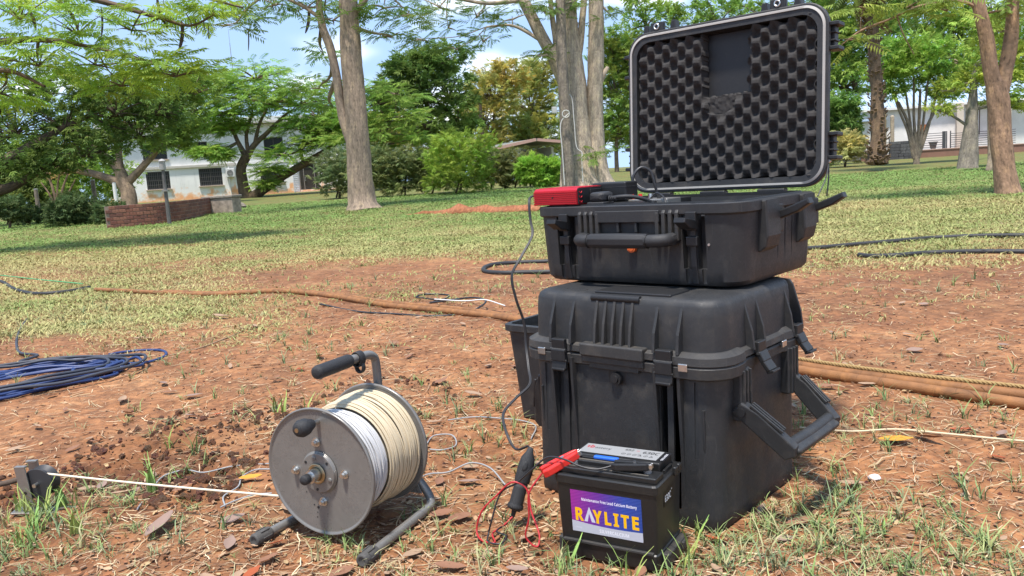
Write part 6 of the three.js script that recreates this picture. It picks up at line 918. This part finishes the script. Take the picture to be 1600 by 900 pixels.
{ // small house behind the hedge
  const D = 48, c = at(828, 268, D), gy = height(c.x, c.z) - 0.05, k = D / CAM.f, o = thing('small_house', 'small pale house with a low pink-edged roof behind the hedge', 'house', [c.x, gy, c.z], 0.42);
  const top = at(828, 231, D).y - gy, wallM = std({ color: lin(0.55, 0.55, 0.5), map: withRepeat(T.plaster, 0.5), roughness: 0.9 });
  part('wall', box(1.75, top, 4, -1.375, top / 2, -2, 0), wallM, o);
  part('porch_wall', [box(2.2, top - 0.02, 0.2, 0.6, top / 2, -2.6, 0), box(0.15, top - 0.02, 2.4, 1.62, top / 2, -1.3, 0)], wallM, o);   // open porch under the roof
  part('plinth', box(2.24, 0.3, 0.2, 0.6, 0.32, 0.07, 0.01), M.white, o);
  const pr = [[-2.9, 0.06], [0.35, 0.55], [2.25, 0.34], [2.25, 0.20], [0.35, 0.40], [-2.9, -0.09]];
  const rf = part('roof', prism(pr, 5.2, 0).translate(-0.1, top - 0.06, -1.9), std({ color: lin(0.16, 0.17, 0.14), roughness: 0.9 }), o);
  part('fascia', [box(3.28, 0.17, 0.05, -1.37, 0, 0, 0.004, 0, 0, 0.15).translate(-0.1 + 0.0, top + 0.18, 0.73), box(1.9, 0.16, 0.05, 0, 0, 0, 0.004, 0, 0, -0.11).translate(1.2, top + 0.31, 0.73)], std({ color: lin(0.48, 0.30, 0.24), roughness: 0.8 }), rf);
}
{ const D = 62, b = at(757, 262, D), t = at(753, 160, D), y = height(b.x, b.z), o = thing('utility_pole', 'dark wooden utility pole beyond the bright bush', 'pole', [b.x, y - 0.05, b.z]); part('shaft', cyl(0.12, 0.16, t.y - y, 0, (t.y - y) / 2, 0, 0, 0, 10), bark(0.16, 0.12, 0.095), o); part('top_cap', cyl(0.10, 0.13, 0.06, 0, t.y - y + 0.03, 0, 0, 0, 10), M.zinc, o); }
{ const D = 66, b = at(384, 298, D), t = at(379, 72, D), y = height(b.x, b.z), o = thing('antenna_mast', 'thin antenna mast rising above the white house', 'antenna', [b.x, y, b.z]); part('mast', cyl(0.025, 0.045, t.y - y, 0, (t.y - y) / 2, 0, 0, 0, 8), M.zinc, o); part('whip', cyl(0.012, 0.015, 1.1, 0, t.y - y + 0.55, 0, 0, 0, 6), M.zinc, o); }
{ // white bungalow with its railing
  const D = 56, a = at(1352, 247, D), b = at(1640, 236, D - 3), L = Math.hypot(b.x - a.x, b.z - a.z), turn = -Math.atan2(b.z - a.z, b.x - a.x), gy = height(a.x, a.z) - 0.05;
  const o = thing('white_bungalow', 'white bungalow with a pale blue roof, arched columns and a barred gate', 'house', [a.x, gy, a.z], turn), k = D / CAM.f, X = (px) => { const r = ray(px, 220), dx = b.x - a.x, dz = b.z - a.z, t = (a.x * r.z - a.z * r.x) / (dz * r.x - dx * r.z); return t * L; }, hor = 227, Y = (px, py) => { const x = X(px), t = x / L; return CAM.h + ray(px, py).y * mix(D, D - 3, t) - gy; };
  const wM = std({ color: lin(0.86, 0.85, 0.82), map: withRepeat(T.plaster, 0.4), roughness: 0.9 }), eave = Y(1450, 166), brown = std({ color: lin(0.28, 0.15, 0.11), map: withRepeat(T.plaster, 0.6), roughness: 0.95 }), roofM = std({ color: lin(0.44, 0.55, 0.70), metalness: 0.2, roughness: 0.45 }), dark = std({ color: lin(0.05, 0.05, 0.055), roughness: 0.6 });
  part('wall', [box(X(1520) - X(1362), eave, 0.3, (X(1520) + X(1362)) / 2, eave / 2, -2.2, 0), box(0.3, eave, 5, X(1362) - 0.16, eave / 2, -4.6, 0), box(L - X(1520) + 3, eave + 0.3, 0.3, (L + 3 + X(1520)) / 2, (eave + 0.3) / 2, -2.55, 0)], wM, o);
  part('roof', [prism([[-1.1, -0.12], [2.6, 1.25], [2.6, 1.37], [-1.1, 0.0]], L + 3, 0).rotateY(Math.PI / 2).translate(L / 2 + 0.8, eave + 0.16, -2.8)], roofM, o);
  for (let i = 0; i < 40; i++) part('roof_rib', place(new THREE.BoxGeometry(0.05, 0.05, 3.9), -0.6 + i * (L + 3) / 40, eave + 0.9, -3.56, 0.355), roofM, o);
  part('fascia', box(L + 3, 0.16, 0.05, L / 2 + 0.8, eave + 0.06, -1.67, 0.005), M.white, o);
  for (const [px, w, c] of [[1386, 0.30, [0.5, 0.38, 0.2]], [1399, 0.26, [0.66, 0.54, 0.38]]]) { const h = Y(px, px < 1390 ? 172 : 182); part('column', [cyl(w / 2, w / 2, h, X(px), h / 2, -1.2, 0, 0, 14), new THREE.SphereGeometry(w / 2, 14, 8).translate(X(px), h, -1.2)], std({ color: lin(...c), map: withRepeat(T.stone, 2), roughness: 0.9 }), o); }
  { const s = part('shutter', box(X(1458) - X(1445), Y(1450, 193) - Y(1450, 208), 0.08, X(1451.5), (Y(1450, 193) + Y(1450, 208)) / 2, -2.0, 0.01), std({ color: lin(0.30, 0.11, 0.035), roughness: 0.7 }), o); part('shutter_seam', box(0.02, 0.6, 0.01, X(1451.5), (Y(1450, 193) + Y(1450, 208)) / 2, -1.955, 0), dark, s); }
  { const p = X(1523), q = X(1546), u = Y(1535, 209), v = Y(1535, 170), g = part('gate', [box(q - p, v - u, 0.05, (p + q) / 2, (u + v) / 2, -2.36, 0)], std({ color: lin(0.10, 0.07, 0.06), roughness: 0.9 }), o); for (let x = p + 0.07; x < q; x += 0.14) part('gate_bar', box(0.04, v - u, 0.04, x, (u + v) / 2, -2.31, 0), M.white, g); }
  for (const px of [1508, 1584]) part('pillar', box(0.42, eave + 0.2, 0.42, X(px), eave / 2, -1.5, 0.02), std({ color: lin(0.66, 0.58, 0.48), map: withRepeat(T.plaster, 0.6), roughness: 0.9 }), o);
  // terrace wall, stone wall and railing stand before the house
  const here = (px, z) => V(X(px), 0, z).applyAxisAngle(V(0, 1, 0), turn).add(o.position);
  { const q = here(1432, 0.9), t = thing('terrace_wall', 'low brown terrace wall under the railing of the bungalow', 'wall', q.toArray(), turn), w = X(1600) - X(1432), h = Y(1480, 233); part('plastered_wall', box(w, h, 0.25, w / 2, h / 2, 0, 0.01), brown, t); part('coping', box(w + 0.05, 0.06, 0.34, w / 2, h + 0.03, 0, 0.008), std({ color: lin(0.36, 0.24, 0.19), roughness: 0.9 }), t);
    const r = thing('railing', 'dark metal railing of horizontal bars on the terrace wall', 'railing', q.clone().add(V(0, h + 0.06, 0)).toArray(), turn, 'bungalow railings'); for (let i = 0; i < 7; i++) part('rail', cyl(0.022, 0.022, X(1472) - X(1433), (X(1472) - X(1433)) / 2, 0.12 + i * 0.15, 0, 0, Math.PI / 2, 6), dark, r); for (let i = 0; i < 7; i++) part('rail', cyl(0.022, 0.022, X(1580) - X(1480), (X(1480) + X(1580)) / 2 - X(1432), 0.10 + i * 0.14, 0, 0, Math.PI / 2, 6), dark, r); for (const px of [1434, 1470, 1474, 1480, 1520, 1560]) part('rail_post', box(px === 1470 ? 0.2 : 0.06, 1.12, 0.06, X(px) - X(1432), 0.56, 0, 0.005), dark, r); }
  { const q = here(1384, 1.5), s = thing('stone_wall', 'dark grey stacked stone wall between the palm and the many-stemmed tree', 'wall', q.toArray(), turn), w = X(1426) - X(1384), h = Y(1405, 221), st = std({ color: lin(0.17, 0.17, 0.17), map: withRepeat(T.stone, 1.5), roughness: 0.95 }), st2 = std({ color: lin(0.12, 0.12, 0.125), map: withRepeat(T.stone, 1.8), roughness: 0.95 }), z = rng(31); part('wall_core', box(w - 0.02, h - 0.02, 0.3, w / 2, h / 2, -0.04, 0), st2, s); for (let r = 0; r < 6; r++) { let x = 0; while (x < w - 0.1) { const l = Math.min(w - x, 0.28 + 0.4 * z()); part('stone', box(l - 0.02, h / 6 - 0.018, 0.36, x + l / 2, (r + 0.5) * h / 6, 0.01 * z(), 0.01), z() < 0.5 ? st : st2, s); x += l; } } }
  { const q = here(1340, 1.4), r = thing('railing', 'dark metal stair railing beside the shaggy palm', 'railing', q.toArray(), turn, 'bungalow railings'), w = X(1384) - X(1340); for (let i = 0; i < 5; i++) part('rail', cyl(0.024, 0.024, w, w / 2, 0.45 + i * 0.24, 0, 0, Math.PI / 2, 6), dark, r); for (const t of [0, 0.25, 0.5, 0.75, 1]) part('rail_post', box(0.06, 1.5, 0.06, w * t, 0.74, 0, 0.005), dark, r); part('skirting', box(w, 0.4, 0.2, w / 2, 0.19, -0.15, 0.01), brown, r); }
  { const q = here(1310, -2), r = thing('outbuilding', 'low grey outbuilding with a pale roof edge beside the bungalow', 'building', q.toArray(), turn), h = Y(1340, 190); part('wall', box(3.4, h, 2.5, 1.4, h / 2, -1.4, 0), std({ color: lin(0.2, 0.2, 0.21), map: withRepeat(T.plaster, 0.5), roughness: 0.9 }), r); part('roof', box(3.9, 0.14, 3.1, 1.4, h + 0.08, -1.3, 0.01), roofM, r); }
  { const q = here(1457, 0.2), f = Y(1450, 233); tag(part('garden_pot', lathe([[0.0001, 0], [0.16, 0], [0.26, 0.42], [0.29, 0.44], [0.29, 0.48], [0.23, 0.48], [0.2, 0.4], [0.0001, 0.38]], 22).translate(q.x, q.y + f, q.z), std({ color: lin(0.2, 0.19, 0.17), roughness: 0.9 }), scene), 'dark plant pot on the terrace behind the railing', 'pot'); structure('terrace', boxUV(new THREE.BoxGeometry(X(1600) - X(1432), Y(1450, 233), 2.6).rotateY(turn).translate(here((1432 + 1600) / 2, -0.55).x, q.y + Y(1450, 233) / 2 - 0.02, here((1432 + 1600) / 2, -0.55).z)), brown); }
}
renderer.render(scene, camera);
